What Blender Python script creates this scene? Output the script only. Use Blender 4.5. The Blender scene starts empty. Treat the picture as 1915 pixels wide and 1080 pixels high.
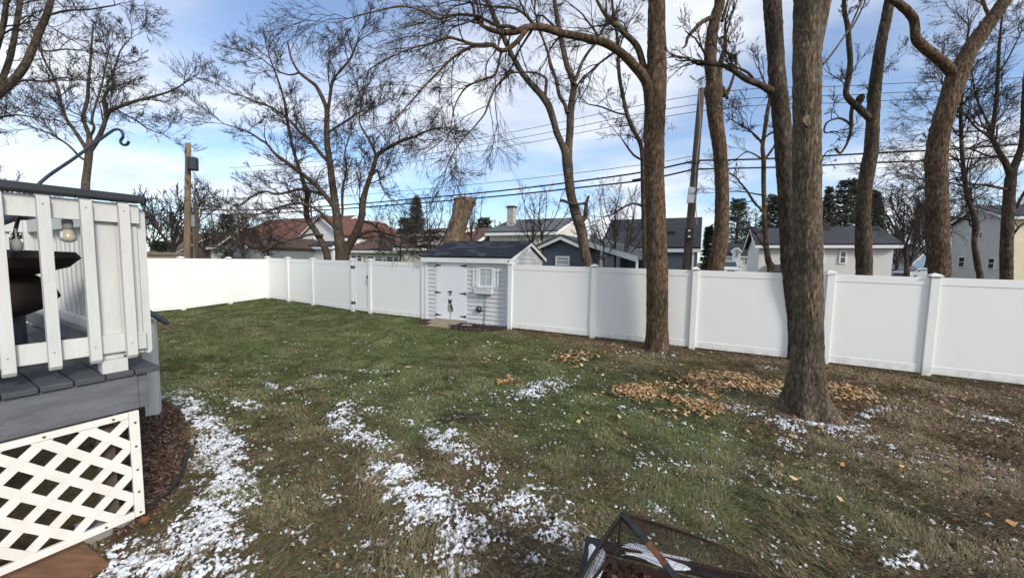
import bpy, math, random
import numpy as np
from mathutils import Vector, Matrix

# ---------------------------------------------------------------- camera, sky, sun, exposure
scene = bpy.context.scene
COL = scene.collection
F, CX, CY, CAMH = 697.7, 957.5, 540.0, 2.04           # focal length and centre in photo pixels, eye height in metres
PITCH, ROLL = math.radians(4.46), math.radians(0.974)
FW = np.array([0, math.cos(PITCH), -math.sin(PITCH)])
_r0 = np.array([1.0, 0, 0]); _u0 = np.cross(_r0, FW)
RT = math.cos(ROLL) * _r0 + math.sin(ROLL) * _u0
UP = -math.sin(ROLL) * _r0 + math.cos(ROLL) * _u0
CAM = np.array([0, 0, CAMH])
cam_data = bpy.data.cameras.new('camera'); cam = bpy.data.objects.new('camera', cam_data); COL.objects.link(cam)
cam_data.sensor_width = 36.0; cam_data.lens = F / 1915 * 36.0
cam_data.clip_start = 0.05; cam_data.clip_end = 3000
cam.matrix_world = Matrix(((RT[0], UP[0], -FW[0], 0), (RT[1], UP[1], -FW[1], 0), (RT[2], UP[2], -FW[2], CAMH), (0, 0, 0, 1)))
scene.camera = cam

SUN_TO = np.array([0.58, -0.68, 0.50]); SUN_TO /= np.linalg.norm(SUN_TO)
SUN_EL = math.asin(SUN_TO[2]); SUN_ROT = math.atan2(SUN_TO[0], SUN_TO[1])
world = bpy.data.worlds.new('World'); scene.world = world; world.use_nodes = True
def build_world():
    nt = world.node_tree; N = nt.nodes; L = nt.links
    for n in list(N): N.remove(n)
    out = N.new('ShaderNodeOutputWorld'); bg = N.new('ShaderNodeBackground'); bg.inputs['Strength'].default_value = 0.10
    sky = N.new('ShaderNodeTexSky'); sky.sky_type = 'NISHITA'; sky.sun_disc = False
    sky.sun_elevation = SUN_EL; sky.sun_rotation = SUN_ROT; sky.air_density = 1.0; sky.dust_density = 0.5; sky.ozone_density = 2.2
    tc = N.new('ShaderNodeTexCoord')
    sep = N.new('ShaderNodeSeparateXYZ'); L.new(tc.outputs['Generated'], sep.inputs[0])
    zz = N.new('ShaderNodeMath'); zz.operation = 'MAXIMUM'; zz.inputs[1].default_value = 0.0; L.new(sep.outputs['Z'], zz.inputs[0])
    za = N.new('ShaderNodeMath'); za.operation = 'ADD'; za.inputs[1].default_value = 0.16; L.new(zz.outputs[0], za.inputs[0])
    dx = N.new('ShaderNodeMath'); dx.operation = 'DIVIDE'; L.new(sep.outputs['X'], dx.inputs[0]); L.new(za.outputs[0], dx.inputs[1])
    dy = N.new('ShaderNodeMath'); dy.operation = 'DIVIDE'; L.new(sep.outputs['Y'], dy.inputs[0]); L.new(za.outputs[0], dy.inputs[1])
    cb = N.new('ShaderNodeCombineXYZ'); L.new(dx.outputs[0], cb.inputs[0]); L.new(dy.outputs[0], cb.inputs[1])
    mp = N.new('ShaderNodeMapping'); mp.inputs['Scale'].default_value = (0.62, 0.80, 1); mp.inputs['Rotation'].default_value = (0, 0, 0.25); mp.inputs['Location'].default_value = (3.1, 0.7, 0)
    L.new(cb.outputs[0], mp.inputs[0])
    n1 = N.new('ShaderNodeTexNoise'); n1.inputs['Scale'].default_value = 1.15; n1.inputs['Detail'].default_value = 7; n1.inputs['Roughness'].default_value = 0.52; n1.inputs['Distortion'].default_value = 0.35
    L.new(mp.outputs[0], n1.inputs['Vector'])
    r1 = N.new('ShaderNodeMapRange'); r1.interpolation_type = 'SMOOTHSTEP'
    r1.inputs['From Min'].default_value = 0.36; r1.inputs['From Max'].default_value = 0.66; r1.inputs['To Min'].default_value = 0.12; r1.inputs['To Max'].default_value = 0.90
    L.new(n1.outputs['Fac'], r1.inputs['Value'])
    n2 = N.new('ShaderNodeTexNoise'); n2.inputs['Scale'].default_value = 2.6; n2.inputs['Detail'].default_value = 5; n2.inputs['Roughness'].default_value = 0.5
    L.new(mp.outputs[0], n2.inputs['Vector'])
    cr = N.new('ShaderNodeValToRGB'); cr.color_ramp.elements[0].position = 0.33; cr.color_ramp.elements[0].color = (6.3, 6.7, 7.6, 1)
    cr.color_ramp.elements[1].position = 0.62; cr.color_ramp.elements[1].color = (8.8, 8.8, 8.9, 1)
    L.new(n2.outputs['Fac'], cr.inputs[0])
    gain = N.new('ShaderNodeMix'); gain.data_type = 'RGBA'; gain.blend_type = 'MULTIPLY'; gain.inputs[0].default_value = 1.0
    L.new(sky.outputs[0], gain.inputs[6]); gain.inputs[7].default_value = (1.10, 1.28, 1.46, 1)
    mx = N.new('ShaderNodeMix'); mx.data_type = 'RGBA'; L.new(r1.outputs[0], mx.inputs[0]); L.new(gain.outputs[2], mx.inputs[6]); L.new(cr.outputs[0], mx.inputs[7])
    L.new(mx.outputs[2], bg.inputs['Color']); L.new(bg.outputs[0], out.inputs['Surface'])
build_world()
sun_data = bpy.data.lights.new('sun', 'SUN'); sun_data.energy = 2.4; sun_data.angle = math.radians(11); sun_data.color = (1.0, 0.94, 0.86)
sun = bpy.data.objects.new('sun', sun_data); COL.objects.link(sun)
sun.rotation_euler = Vector(SUN_TO).to_track_quat('Z', 'Y').to_euler()
scene.view_settings.view_transform = 'Standard'; scene.view_settings.look = 'None'; scene.view_settings.gamma = 1; scene.view_settings.use_curve_mapping = False
scene.view_settings.exposure = 0.45
scene.render.engine = 'CYCLES'
scene.cycles.max_bounces = 6; scene.cycles.diffuse_bounces = 3; scene.cycles.transparent_max_bounces = 12
scene.cycles.use_denoising = True
scene.render.filter_size = 1.3

# ---------------------------------------------------------------- geometry helpers
rng = np.random.default_rng(7)
random.seed(7)
def ray(x, y): return (x - CX) / F * RT - (y - CY) / F * UP + FW
def at(x, y, Y):                    # the point at distance Y north of the camera seen at photo pixel x, y
    d = ray(x, y); return CAM + d * Y / d[1]
def proj(P):                        # world points (n, 3) -> photo pixels
    Q = P - CAM; z = np.maximum(Q @ FW, 1e-3)
    return CX + F * (Q @ RT) / z, CY - F * (Q @ UP) / z
def ss(a, b, x):
    t = np.clip((np.asarray(x, float) - a) / (b - a), 0, 1); return t * t * (3 - 2 * t)
def gz(x, y):                       # the lie of the land
    y = np.asarray(y, float); x = np.asarray(x, float)
    return 0.05 * ss(4, 9, y) + 0.16 * ss(13, 16, y) + 0.012 * np.clip(y - 17, 0, 60)
def G(x, y):
    d = ray(x, y); z = 0.0
    for _ in range(6):
        P = CAM + d * (z - CAMH) / d[2]; z = float(gz(P[0], P[1]))
    return P
def _h(ix, iy, iz):
    n = (ix.astype(np.int64) * 374761393 + iy.astype(np.int64) * 668265263 + iz.astype(np.int64) * 2147483647) & 0xffffffff
    n = ((n ^ (n >> 13)) * 1274126177) & 0xffffffff
    return ((n ^ (n >> 16)) & 0xffff) / 65535.0
def vnoise(P):
    P = np.asarray(P, float); i = np.floor(P); f = P - i; f = f * f * (3 - 2 * f); i = i.astype(np.int64)
    r = 0
    for a in (0, 1):
        for b in (0, 1):
            for c in (0, 1):
                w = (f[..., 0] if a else 1 - f[..., 0]) * (f[..., 1] if b else 1 - f[..., 1]) * (f[..., 2] if c else 1 - f[..., 2])
                r = r + w * _h(i[..., 0] + a, i[..., 1] + b, i[..., 2] + c)
    return r
def fbm(P, o=3):
    P = np.asarray(P, float); r = 0; a = 0.5; t = 0
    for k in range(o):
        r = r + a * vnoise(P + k * 17.3); t += a; a *= 0.5; P = P * 2.03
    return r / t

def tag(o, label=None, cat=None, group=None, kind=None):
    if label: o['label'] = label
    if cat: o['category'] = cat
    if group: o['group'] = group
    if kind: o['kind'] = kind
    return o
ORIG = {}
def empty(name, loc, label, cat, group=None):
    o = bpy.data.objects.new(name, None); COL.objects.link(o); o.location = tuple(float(v) for v in loc); o.empty_display_size = 0.2
    ORIG[o.name] = np.array(loc, float); tag(o, label, cat, group); return o
def origin_of(p):
    r = np.zeros(3)
    while p is not None:
        r = r + ORIG.get(p.name, np.zeros(3)); p = p.parent
    return r
def link(name, me, mat, parent=None):
    o = bpy.data.objects.new(name, me); COL.objects.link(o)
    if mat is not None and not me.materials: me.materials.append(mat)
    if parent is not None: o.parent = parent
    return o
def np_mesh(name, V, faces, mat, parent=None, smooth=False, colors=None):
    """faces: list of (n, k) int arrays; V in world coordinates"""
    V = np.asarray(V, np.float32).reshape(-1, 3) - origin_of(parent).astype(np.float32)
    me = bpy.data.meshes.new(name); me.vertices.add(len(V)); me.vertices.foreach_set('co', V.ravel())
    faces = [np.asarray(f, np.int32) for f in faces if len(f)]
    nl = sum(f.size for f in faces); nf = sum(len(f) for f in faces)
    me.loops.add(nl); me.polygons.add(nf)
    me.loops.foreach_set('vertex_index', np.concatenate([f.ravel() for f in faces]))
    tot = np.concatenate([np.full(len(f), f.shape[1], np.int32) for f in faces])
    me.polygons.foreach_set('loop_start', np.concatenate([[0], np.cumsum(tot)[:-1]]).astype(np.int32))
    if smooth: me.polygons.foreach_set('use_smooth', np.ones(nf, bool))
    if colors is not None:
        at_ = me.color_attributes.new('tint', 'FLOAT_COLOR', 'POINT')
        c = np.ones((len(V), 4), np.float32); c[:, :3] = colors; at_.data.foreach_set('color', c.ravel())
    me.update(); me.validate()
    return link(name, me, mat, parent)
class MB:
    def __init__(s): s.v = []; s.f = []
    def add(s, V, Fc):
        n = len(s.v); s.v += [tuple(float(c) for c in p) for p in V]; s.f += [tuple(i + n for i in f) for f in Fc]; return s
    def box(s, o, a, b, c):         # corner o and three edge vectors
        o, a, b, c = (np.array(t, float) for t in (o, a, b, c))
        V = [o, o + a, o + a + b, o + b, o + c, o + a + c, o + a + b + c, o + b + c]
        return s.add(V, [(0, 3, 2, 1), (4, 5, 6, 7), (0, 1, 5, 4), (1, 2, 6, 5), (2, 3, 7, 6), (3, 0, 4, 7)])
    def cbox(s, c, a, b, d):        # centre and three full edge vectors
        c, a, b, d = (np.array(t, float) for t in (c, a, b, d)); return s.box(c - (a + b + d) / 2, a, b, d)
    def prism(s, poly, ext):        # planar polygon extruded along ext
        n = len(poly); P = [np.array(p, float) for p in poly]; e = np.array(ext, float)
        return s.add(P + [p + e for p in P], [tuple(range(n))[::-1], tuple(range(n, 2 * n))] + [(i, (i + 1) % n, (i + 1) % n + n, i + n) for i in range(n)])
    def tube(s, pts, r, S=8, cap=True):
        pts = np.array(pts, float); K = len(pts); r = np.full(K, r) if np.isscalar(r) else np.array(r, float)
        V, Fq = tube_np(pts[None], r[None], S); n = len(s.v)
        s.v += [tuple(p) for p in V]; s.f += [tuple(int(i) + n for i in q) for q in Fq]
        if cap: s.f += [tuple(range(n, n + S))[::-1], tuple(range(n + (K - 1) * S, n + K * S))]
        return s
    def build(s, name, mat, parent=None, smooth=False, bevel=0):
        me = bpy.data.meshes.new(name); og = origin_of(parent)
        me.from_pydata([(p[0] - og[0], p[1] - og[1], p[2] - og[2]) for p in s.v], [], s.f); me.update()
        if smooth: me.polygons.foreach_set('use_smooth', np.ones(len(me.polygons), bool))
        o = link(name, me, mat, parent)
        if bevel:
            m = o.modifiers.new('bevel', 'BEVEL'); m.width = bevel; m.segments = 2; m.limit_method = 'ANGLE'; m.angle_limit = 0.7
        return o
def tube_np(P, R, S):               # P (n, k, 3) centre lines, R (n, k) radii -> verts, quads
    n, K, _ = P.shape
    T = np.empty_like(P); T[:, 1:-1] = P[:, 2:] - P[:, :-2]; T[:, 0] = P[:, 1] - P[:, 0]; T[:, -1] = P[:, -1] - P[:, -2]
    T /= np.linalg.norm(T, axis=2, keepdims=True) + 1e-9
    m = T.mean(1); ref = np.where(np.abs(m[:, 2:3]) > 0.8 * np.linalg.norm(m, axis=1, keepdims=True), np.array([[1.0, 0, 0]]), np.array([[0, 0, 1.0]]))
    A = np.cross(T, ref[:, None, :]); A /= np.linalg.norm(A, axis=2, keepdims=True) + 1e-9
    B = np.cross(T, A)
    ang = np.arange(S) * 2 * math.pi / S
    V = P[:, :, None, :] + R[:, :, None, None] * (np.cos(ang)[None, None, :, None] * A[:, :, None, :] + np.sin(ang)[None, None, :, None] * B[:, :, None, :])
    base = (np.arange(n) * K * S)[:, None, None] + (np.arange(K - 1) * S)[None, :, None]
    j = np.arange(S)[None, None, :]; j2 = (np.arange(S) + 1)[None, None, :] % S
    q = np.stack([base + j, base + j2, base + S + j2, base + S + j], -1).reshape(-1, 4)
    return V.reshape(-1, 3), q
def spline(P, n):                   # Catmull-Rom through rows of P, n samples
    P = np.array(P, float); Q = np.vstack([2 * P[0] - P[1], P, 2 * P[-1] - P[-2]])
    t = np.linspace(0, len(P) - 1, n); i = np.minimum(t.astype(int), len(P) - 2); f = (t - i)[:, None]
    a, b, c, d = Q[i], Q[i + 1], Q[i + 2], Q[i + 3]
    return 0.5 * (2 * b + (c - a) * f + (2 * a - 5 * b + 4 * c - d) * f ** 2 + (3 * b - a - 3 * c + d) * f ** 3)

# ---------------------------------------------------------------- materials
def mat(name, c, rough=0.8, var=0.15, scale=6.0, bump=0.0, bscale=None, stretch=(1, 1, 1), metal=0.0, c2=None, spec=0.3, detail=5):
    m = bpy.data.materials.new(name); m.use_nodes = True; nt = m.node_tree; N = nt.nodes; L = nt.links
    b = N['Principled BSDF']; b.inputs['Roughness'].default_value = rough; b.inputs['Metallic'].default_value = metal; b.inputs['Specular IOR Level'].default_value = spec
    tc = N.new('ShaderNodeTexCoord'); mp = N.new('ShaderNodeMapping'); mp.inputs['Scale'].default_value = stretch; L.new(tc.outputs['Object'], mp.inputs[0])
    n = N.new('ShaderNodeTexNoise'); n.inputs['Scale'].default_value = scale; n.inputs['Detail'].default_value = detail; n.inputs['Roughness'].default_value = 0.6; L.new(mp.outputs[0], n.inputs['Vector'])
    r = N.new('ShaderNodeValToRGB'); r.color_ramp.elements[0].position = 0.3; r.color_ramp.elements[1].position = 0.7
    lo = c2 if c2 else tuple(v * (1 - var) for v in c); hi = c if c2 else tuple(min(1, v * (1 + var)) for v in c)
    r.color_ramp.elements[0].color = (*lo, 1); r.color_ramp.elements[1].color = (*hi, 1)
    L.new(n.outputs['Fac'], r.inputs[0]); L.new(r.outputs[0], b.inputs['Base Color'])
    if bump:
        n2 = N.new('ShaderNodeTexNoise'); n2.inputs['Scale'].default_value = bscale or scale * 4; n2.inputs['Detail'].default_value = 6; L.new(mp.outputs[0], n2.inputs['Vector'])
        bp = N.new('ShaderNodeBump'); bp.inputs['Strength'].default_value = bump; bp.inputs['Distance'].default_value = 0.02; L.new(n2.outputs['Fac'], bp.inputs['Height']); L.new(bp.outputs[0], b.inputs['Normal'])
    return m
def tint_mat(name, rough=0.85, trans=0.0, spec=0.2):
    m = bpy.data.materials.new(name); m.use_nodes = True; nt = m.node_tree; b = nt.nodes['Principled BSDF']
    a = nt.nodes.new('ShaderNodeAttribute'); a.attribute_name = 'tint'; nt.links.new(a.outputs['Color'], b.inputs['Base Color'])
    b.inputs['Roughness'].default_value = rough; b.inputs['Specular IOR Level'].default_value = spec
    return m
def siding_mat(name, c, pitch=0.15, rough=0.6):     # far lap siding: a saw-tooth relief
    m = mat(name, c, rough, 0.06, 1.5); nt = m.node_tree; N = nt.nodes; L = nt.links; b = N['Principled BSDF']
    tc = N.new('ShaderNodeTexCoord'); sp = N.new('ShaderNodeSeparateXYZ'); L.new(tc.outputs['Object'], sp.inputs[0])
    d = N.new('ShaderNodeMath'); d.operation = 'DIVIDE'; d.inputs[1].default_value = pitch; L.new(sp.outputs['Z'], d.inputs[0])
    fr = N.new('ShaderNodeMath'); fr.operation = 'FRACT'; L.new(d.outputs[0], fr.inputs[0])
    bp = N.new('ShaderNodeBump'); bp.invert = True; bp.inputs['Strength'].default_value = 0.9; bp.inputs['Distance'].default_value = 0.03; L.new(fr.outputs[0], bp.inputs['Height']); L.new(bp.outputs[0], b.inputs['Normal'])
    return m
def bark_mat(name, c1, c2, scale=9.0, bump=1.0):
    m = bpy.data.materials.new(name); m.use_nodes = True; nt = m.node_tree; N = nt.nodes; L = nt.links; b = N['Principled BSDF']
    b.inputs['Roughness'].default_value = 0.95; b.inputs['Specular IOR Level'].default_value = 0.1
    tc = N.new('ShaderNodeTexCoord'); mp = N.new('ShaderNodeMapping'); mp.inputs['Scale'].default_value = (1, 1, 0.30); L.new(tc.outputs['Object'], mp.inputs[0])
    n0 = N.new('ShaderNodeTexNoise'); n0.inputs['Scale'].default_value = 4; n0.inputs['Detail'].default_value = 3; L.new(mp.outputs[0], n0.inputs['Vector'])
    ad = N.new('ShaderNodeVectorMath'); ad.operation = 'MULTIPLY_ADD'; ad.inputs[1].default_value = (0.12, 0.12, 0.12); L.new(n0.outputs['Color'], ad.inputs[0]); L.new(mp.outputs[0], ad.inputs[2])
    n1 = N.new('ShaderNodeTexNoise'); n1.inputs['Scale'].default_value = scale * 3.2; n1.inputs['Detail'].default_value = 9; n1.inputs['Roughness'].default_value = 0.68; n1.inputs['Distortion'].default_value = 0.5; L.new(ad.outputs[0], n1.inputs['Vector'])
    n4 = N.new('ShaderNodeTexNoise'); n4.inputs['Scale'].default_value = scale * 1.5; n4.inputs['Detail'].default_value = 3; L.new(ad.outputs[0], n4.inputs['Vector'])
    mv = N.new('ShaderNodeMath'); mv.operation = 'SUBTRACT'; mv.inputs[1].default_value = 0.5; L.new(n4.outputs['Fac'], mv.inputs[0])
    mb_ = N.new('ShaderNodeMath'); mb_.operation = 'ABSOLUTE'; L.new(mv.outputs[0], mb_.inputs[0])
    mu = N.new('ShaderNodeMath'); mu.operation = 'MULTIPLY_ADD'; mu.inputs[1].default_value = 1.7; L.new(mb_.outputs[0], mu.inputs[0]); 
    m5 = N.new('ShaderNodeMath'); m5.operation = 'MULTIPLY_ADD'; m5.inputs[1].default_value = 1.1; m5.inputs[2].default_value = -0.32; L.new(n1.outputs['Fac'], m5.inputs[0]); L.new(m5.outputs[0], mu.inputs[2])
    n3 = N.new('ShaderNodeTexNoise'); n3.inputs['Scale'].default_value = 1.3; n3.inputs['Detail'].default_value = 4; L.new(tc.outputs['Object'], n3.inputs['Vector'])
    r = N.new('ShaderNodeValToRGB'); r.color_ramp.elements[0].color = (*c1, 1); r.color_ramp.elements[1].color = (*c2, 1); r.color_ramp.elements[0].position = 0.16; r.color_ramp.elements[1].position = 0.62
    L.new(mu.outputs[0], r.inputs[0])
    mx = N.new('ShaderNodeMix'); mx.data_type = 'RGBA'; mx.blend_type = 'MULTIPLY'; mx.inputs[0].default_value = 0.85
    r3 = N.new('ShaderNodeValToRGB'); r3.color_ramp.elements[0].color = (0.66, 0.69, 0.60, 1); r3.color_ramp.elements[1].color = (1.35, 1.2, 1.08, 1); r3.color_ramp.elements[0].position = 0.35; r3.color_ramp.elements[1].position = 0.65
    L.new(n3.outputs['Fac'], r3.inputs[0]); L.new(r.outputs[0], mx.inputs[6]); L.new(r3.outputs[0], mx.inputs[7]); L.new(mx.outputs[2], b.inputs['Base Color'])
    bp = N.new('ShaderNodeBump'); bp.inputs['Strength'].default_value = bump; bp.inputs['Distance'].default_value = 0.016; L.new(mu.outputs[0], bp.inputs['Height']); L.new(bp.outputs[0], b.inputs['Normal'])
    return m
def glass_mat(name, c=(0.03, 0.04, 0.05)):
    m = mat(name, c, 0.08, 0.3, 1.2, spec=0.6); return m

M = {}
M['vinyl'] = mat('white_vinyl', (0.82, 0.81, 0.775), 0.35, 0.02, 0.8, spec=0.4)
def splash(m, top=0.30, col=(0.30, 0.27, 0.20), amt=0.75):      # soil splashed up the foot of the fence, uneven
    nt = m.node_tree; N = nt.nodes; L = nt.links; b = N['Principled BSDF']; old = b.inputs['Base Color'].links[0].from_socket
    g = N.new('ShaderNodeNewGeometry'); sp = N.new('ShaderNodeSeparateXYZ'); L.new(g.outputs['Position'], sp.inputs[0])
    n = N.new('ShaderNodeTexNoise'); n.inputs['Scale'].default_value = 7; n.inputs['Detail'].default_value = 7; n.inputs['Roughness'].default_value = 0.7; L.new(g.outputs['Position'], n.inputs['Vector'])
    mr = N.new('ShaderNodeMapRange'); mr.inputs['From Min'].default_value = top; mr.inputs['From Max'].default_value = 0.04; L.new(sp.outputs['Z'], mr.inputs['Value'])
    m2 = N.new('ShaderNodeMapRange'); m2.inputs['From Min'].default_value = 0.42; m2.inputs['From Max'].default_value = 0.72; L.new(n.outputs['Fac'], m2.inputs['Value'])
    mu = N.new('ShaderNodeMath'); mu.operation = 'MULTIPLY'; L.new(mr.outputs[0], mu.inputs[0]); L.new(m2.outputs[0], mu.inputs[1])
    mm = N.new('ShaderNodeMath'); mm.operation = 'MULTIPLY'; mm.inputs[1].default_value = amt; L.new(mu.outputs[0], mm.inputs[0])
    mx = N.new('ShaderNodeMix'); mx.data_type = 'RGBA'; L.new(mm.outputs[0], mx.inputs[0]); L.new(old, mx.inputs[6]); mx.inputs[7].default_value = (*col, 1); L.new(mx.outputs[2], b.inputs['Base Color'])
splash(M['vinyl'])
M['white_trim'] = mat('white_trim', (0.78, 0.79, 0.78), 0.5, 0.05, 4)
M['deck_white'] = mat('weathered_white_shaded', (0.56, 0.56, 0.535), 0.6, 0.10, 5, bump=0.25, bscale=40, stretch=(1, 1, 0.25))  # weathered white, base colour also darkened to carry the shade over the deck
M['deck_gray'] = mat('grey_deck_paint', (0.125, 0.13, 0.14), 0.65, 0.22, 4, bump=0.3, bscale=30, stretch=(1, 1, 4))
M['deck_floor'] = mat('dark_grey_deck_boards', (0.065, 0.069, 0.076), 0.7, 0.25, 4, bump=0.3, bscale=30, stretch=(1, 1, 4))
M['deck_cap'] = mat('dark_cap_paint', (0.030, 0.034, 0.040), 0.55, 0.25, 6)
M['lattice'] = mat('lattice_vinyl', (0.78, 0.765, 0.715), 0.5, 0.09, 9, c2=(0.68, 0.645, 0.56))
M['rust'] = mat('rusty_screw', (0.16, 0.07, 0.03), 0.9, 0.3, 40)
M['brown_board'] = mat('brown_stained_board', (0.17, 0.085, 0.045), 0.7, 0.3, 5, bump=0.3, stretch=(1, 6, 6))
M['concrete'] = mat('concrete', (0.30, 0.28, 0.25), 0.9, 0.2, 9, bump=0.4)
M['black_iron'] = mat('black_iron', (0.018, 0.019, 0.021), 0.55, 0.3, 20)
M['hook_iron'] = mat('blue_black_iron', (0.018, 0.028, 0.040), 0.45, 0.3, 20)
M['cover'] = mat('dark_brown_cover', (0.022, 0.014, 0.013), 0.85, 0.4, 5, bump=0.4, bscale=14)
M['dark_metal'] = mat('dark_blue_metal', (0.03, 0.038, 0.052), 0.6, 0.2, 8)
M['bulb'] = glass_mat('amber_bulb', (0.50, 0.44, 0.33))
M['socket'] = mat('grey_socket', (0.22, 0.22, 0.21), 0.6, 0.1)
M['shed_siding'] = mat('grey_lap_siding', (0.62, 0.625, 0.62), 0.55, 0.04, 2)
M['shingle'] = mat('dark_blue_shingle', (0.022, 0.026, 0.036), 0.9, 0.55, 9, bump=0.6, bscale=90)
M['door_white'] = mat('door_white', (0.80, 0.81, 0.82), 0.5, 0.03, 2)
M['pane'] = mat('curtained_pane', (0.42, 0.48, 0.46), 0.15, 0.15, 3, spec=0.6)
M['glass'] = glass_mat('dark_window_glass')
M['glass2'] = glass_mat('green_grey_glass', (0.06, 0.085, 0.08))
M['ramp'] = mat('weathered_ramp_wood', (0.30, 0.245, 0.17), 0.9, 0.25, 7, bump=0.4, stretch=(1, 5, 1))
M['cat_dark'] = mat('cat_dark_fur', (0.05, 0.045, 0.04), 0.9, 0.5, 30)
M['cat_light'] = mat('cat_pale_fur', (0.36, 0.33, 0.28), 0.9, 0.35, 30)
M['pole'] = mat('weathered_pole', (0.205, 0.150, 0.098), 0.9, 0.3, 5, bump=0.5, stretch=(1, 1, 0.15))
M['pole2'] = mat('grey_brown_pole', (0.115, 0.088, 0.068), 0.9, 0.3, 5, bump=0.5, stretch=(1, 1, 0.15))
M['grey_box'] = mat('grey_box', (0.36, 0.37, 0.37), 0.6, 0.1)
M['wire'] = mat('black_wire', (0.012, 0.012, 0.013), 0.6, 0.1)
M['thin_wire'] = mat('grey_wire', (0.06, 0.06, 0.065), 0.6, 0.1)
M['rust_log'] = mat('rust_red_leaf', (0.14, 0.042, 0.018), 0.9, 0.5, 14, bump=0.5)
M['rust_iron'] = mat('rusted_iron', (0.045, 0.02, 0.013), 0.85, 0.6, 14, c2=(0.017, 0.014, 0.014))
M['rust_orange'] = mat('orange_rust', (0.15, 0.062, 0.026), 0.9, 0.4, 26, c2=(0.04, 0.022, 0.016))
M['snow'] = mat('snow', (0.74, 0.77, 0.81), 0.7, 0.05, 10, bump=0.3, bscale=60)
M['ash_wood'] = mat('half_burnt_wood', (0.10, 0.085, 0.07), 0.95, 0.6, 12, bump=0.5)
M['bark_near'] = bark_mat('furrowed_bark', (0.048, 0.039, 0.030), (0.205, 0.172, 0.136), 15, 1.0)
M['bark_mid'] = bark_mat('brown_bark', (0.034, 0.024, 0.018), (0.185, 0.135, 0.098), 10, 1.0)
M['bark_grey'] = bark_mat('grey_bark', (0.036, 0.031, 0.026), (0.160, 0.136, 0.112), 9, 0.8)
M['bark_dark'] = bark_mat('dark_bark', (0.028, 0.023, 0.019), (0.130, 0.108, 0.088), 9, 0.8)
M['bark_pale'] = bark_mat('pale_stump_bark', (0.10, 0.074, 0.054), (0.32, 0.245, 0.175), 5, 0.9)
M['twig'] = mat('dark_twig', (0.040, 0.031, 0.028), 0.95, 0.3, 3)
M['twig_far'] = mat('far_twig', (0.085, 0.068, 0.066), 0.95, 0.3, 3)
M['twig_red'] = mat('reddish_twig', (0.115, 0.072, 0.058), 0.95, 0.3, 3)
M['needle'] = tint_mat('needles')
M['tint'] = tint_mat('tinted_matter')

# ---------------------------------------------------------------- ground
def axis(segs):
    out = [segs[0][0]]
    for a, b, st in segs: out += list(np.arange(a, b, st)[1:] if abs(out[-1] - a) < 1e-6 else np.arange(a, b, st)) + [b]
    return np.unique(np.round(out, 4))
gx = axis([(-600, -60, 40), (-60, -16, 4), (-16, -6, 0.4), (-6, 10, 0.12), (10, 16, 0.4), (16, 60, 4), (60, 600, 40)])
gy = axis([(-200, -20, 20), (-20, 0, 2), (0, 12, 0.12), (12, 18, 0.3), (18, 60, 3), (60, 900, 40)])
XX, YY = np.meshgrid(gx, gy); ZZ = gz(XX, YY)
near = ss(0, 2, YY) * (1 - ss(14, 18, YY)) * (1 - ss(9, 14, np.abs(XX)))
ZZ = ZZ + near * ((fbm(np.stack([XX * 1.3, YY * 1.3, XX * 0], -1), 2) - 0.5) * 0.05 + (fbm(np.stack([XX * 7, YY * 7, XX * 0], -1), 2) - 0.5) * 0.02)
nx, ny = len(gx), len(gy)
ii = (np.arange(ny - 1)[:, None] * nx + np.arange(nx - 1)[None, :]).ravel()
def ground_mat():
    m = bpy.data.materials.new('winter_lawn'); m.use_nodes = True; nt = m.node_tree; N = nt.nodes; L = nt.links; b = N['Principled BSDF']
    b.inputs['Roughness'].default_value = 0.95; b.inputs['Specular IOR Level'].default_value = 0.05
    a = N.new('ShaderNodeAttribute'); a.attribute_name = 'tint'
    tc = N.new('ShaderNodeTexCoord')
    n = N.new('ShaderNodeTexNoise'); n.inputs['Scale'].default_value = 28; n.inputs['Detail'].default_value = 9; n.inputs['Roughness'].default_value = 0.75; L.new(tc.outputs['Object'], n.inputs['Vector'])
    r = N.new('ShaderNodeValToRGB'); r.color_ramp.elements[0].position = 0.32; r.color_ramp.elements[0].color = (0.35, 0.33, 0.3, 1); r.color_ramp.elements[1].position = 0.7; r.color_ramp.elements[1].color = (1.5, 1.45, 1.35, 1)
    L.new(n.outputs['Fac'], r.inputs[0])
    mx = N.new('ShaderNodeMix'); mx.data_type = 'RGBA'; mx.blend_type = 'MULTIPLY'; mx.inputs[0].default_value = 1; L.new(a.outputs['Color'], mx.inputs[6]); L.new(r.outputs[0], mx.inputs[7]); L.new(mx.outputs[2], b.inputs['Base Color'])
    bp = N.new('ShaderNodeBump'); bp.inputs['Strength'].default_value = 1; bp.inputs['Distance'].default_value = 0.03; L.new(n.outputs['Fac'], bp.inputs['Height']); L.new(bp.outputs[0], b.inputs['Normal'])
    return m
def green_map(x, y):                # how green the turf is: lush in the far left, worn to thatch and litter to the right and near the house
    P = np.stack([x, y, np.zeros_like(x)], -1)
    g = 0.30 + 0.66 * ss(3.2, 6.0, y) * (1 - ss(-0.5, 3.5, x + 0.35 * (y - 9)))
    g = g + 0.45 * np.exp(-(((x - 1.2) / 1.6) ** 2 + ((y - 4.4) / 1.3) ** 2)) + 0.3 * np.exp(-(((x - 2.3) / 1.4) ** 2 + ((y - 3.0) / 0.8) ** 2))
    d = (x * 0.447 + y * 0.894) - 9.6       # distance past the foot of the back fence
    g = g * (1 - 0.75 * ss(-1.4, -0.3, d) * ss(-4, 0.5, x)) * (1 - 0.75 * ss(2.8, 5.0, x))
    g = g + (fbm(P * 0.9, 3) - 0.5) * 0.8 + (fbm(P * 5, 2) - 0.5) * 0.6
    return np.clip(g, 0, 1)
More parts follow.
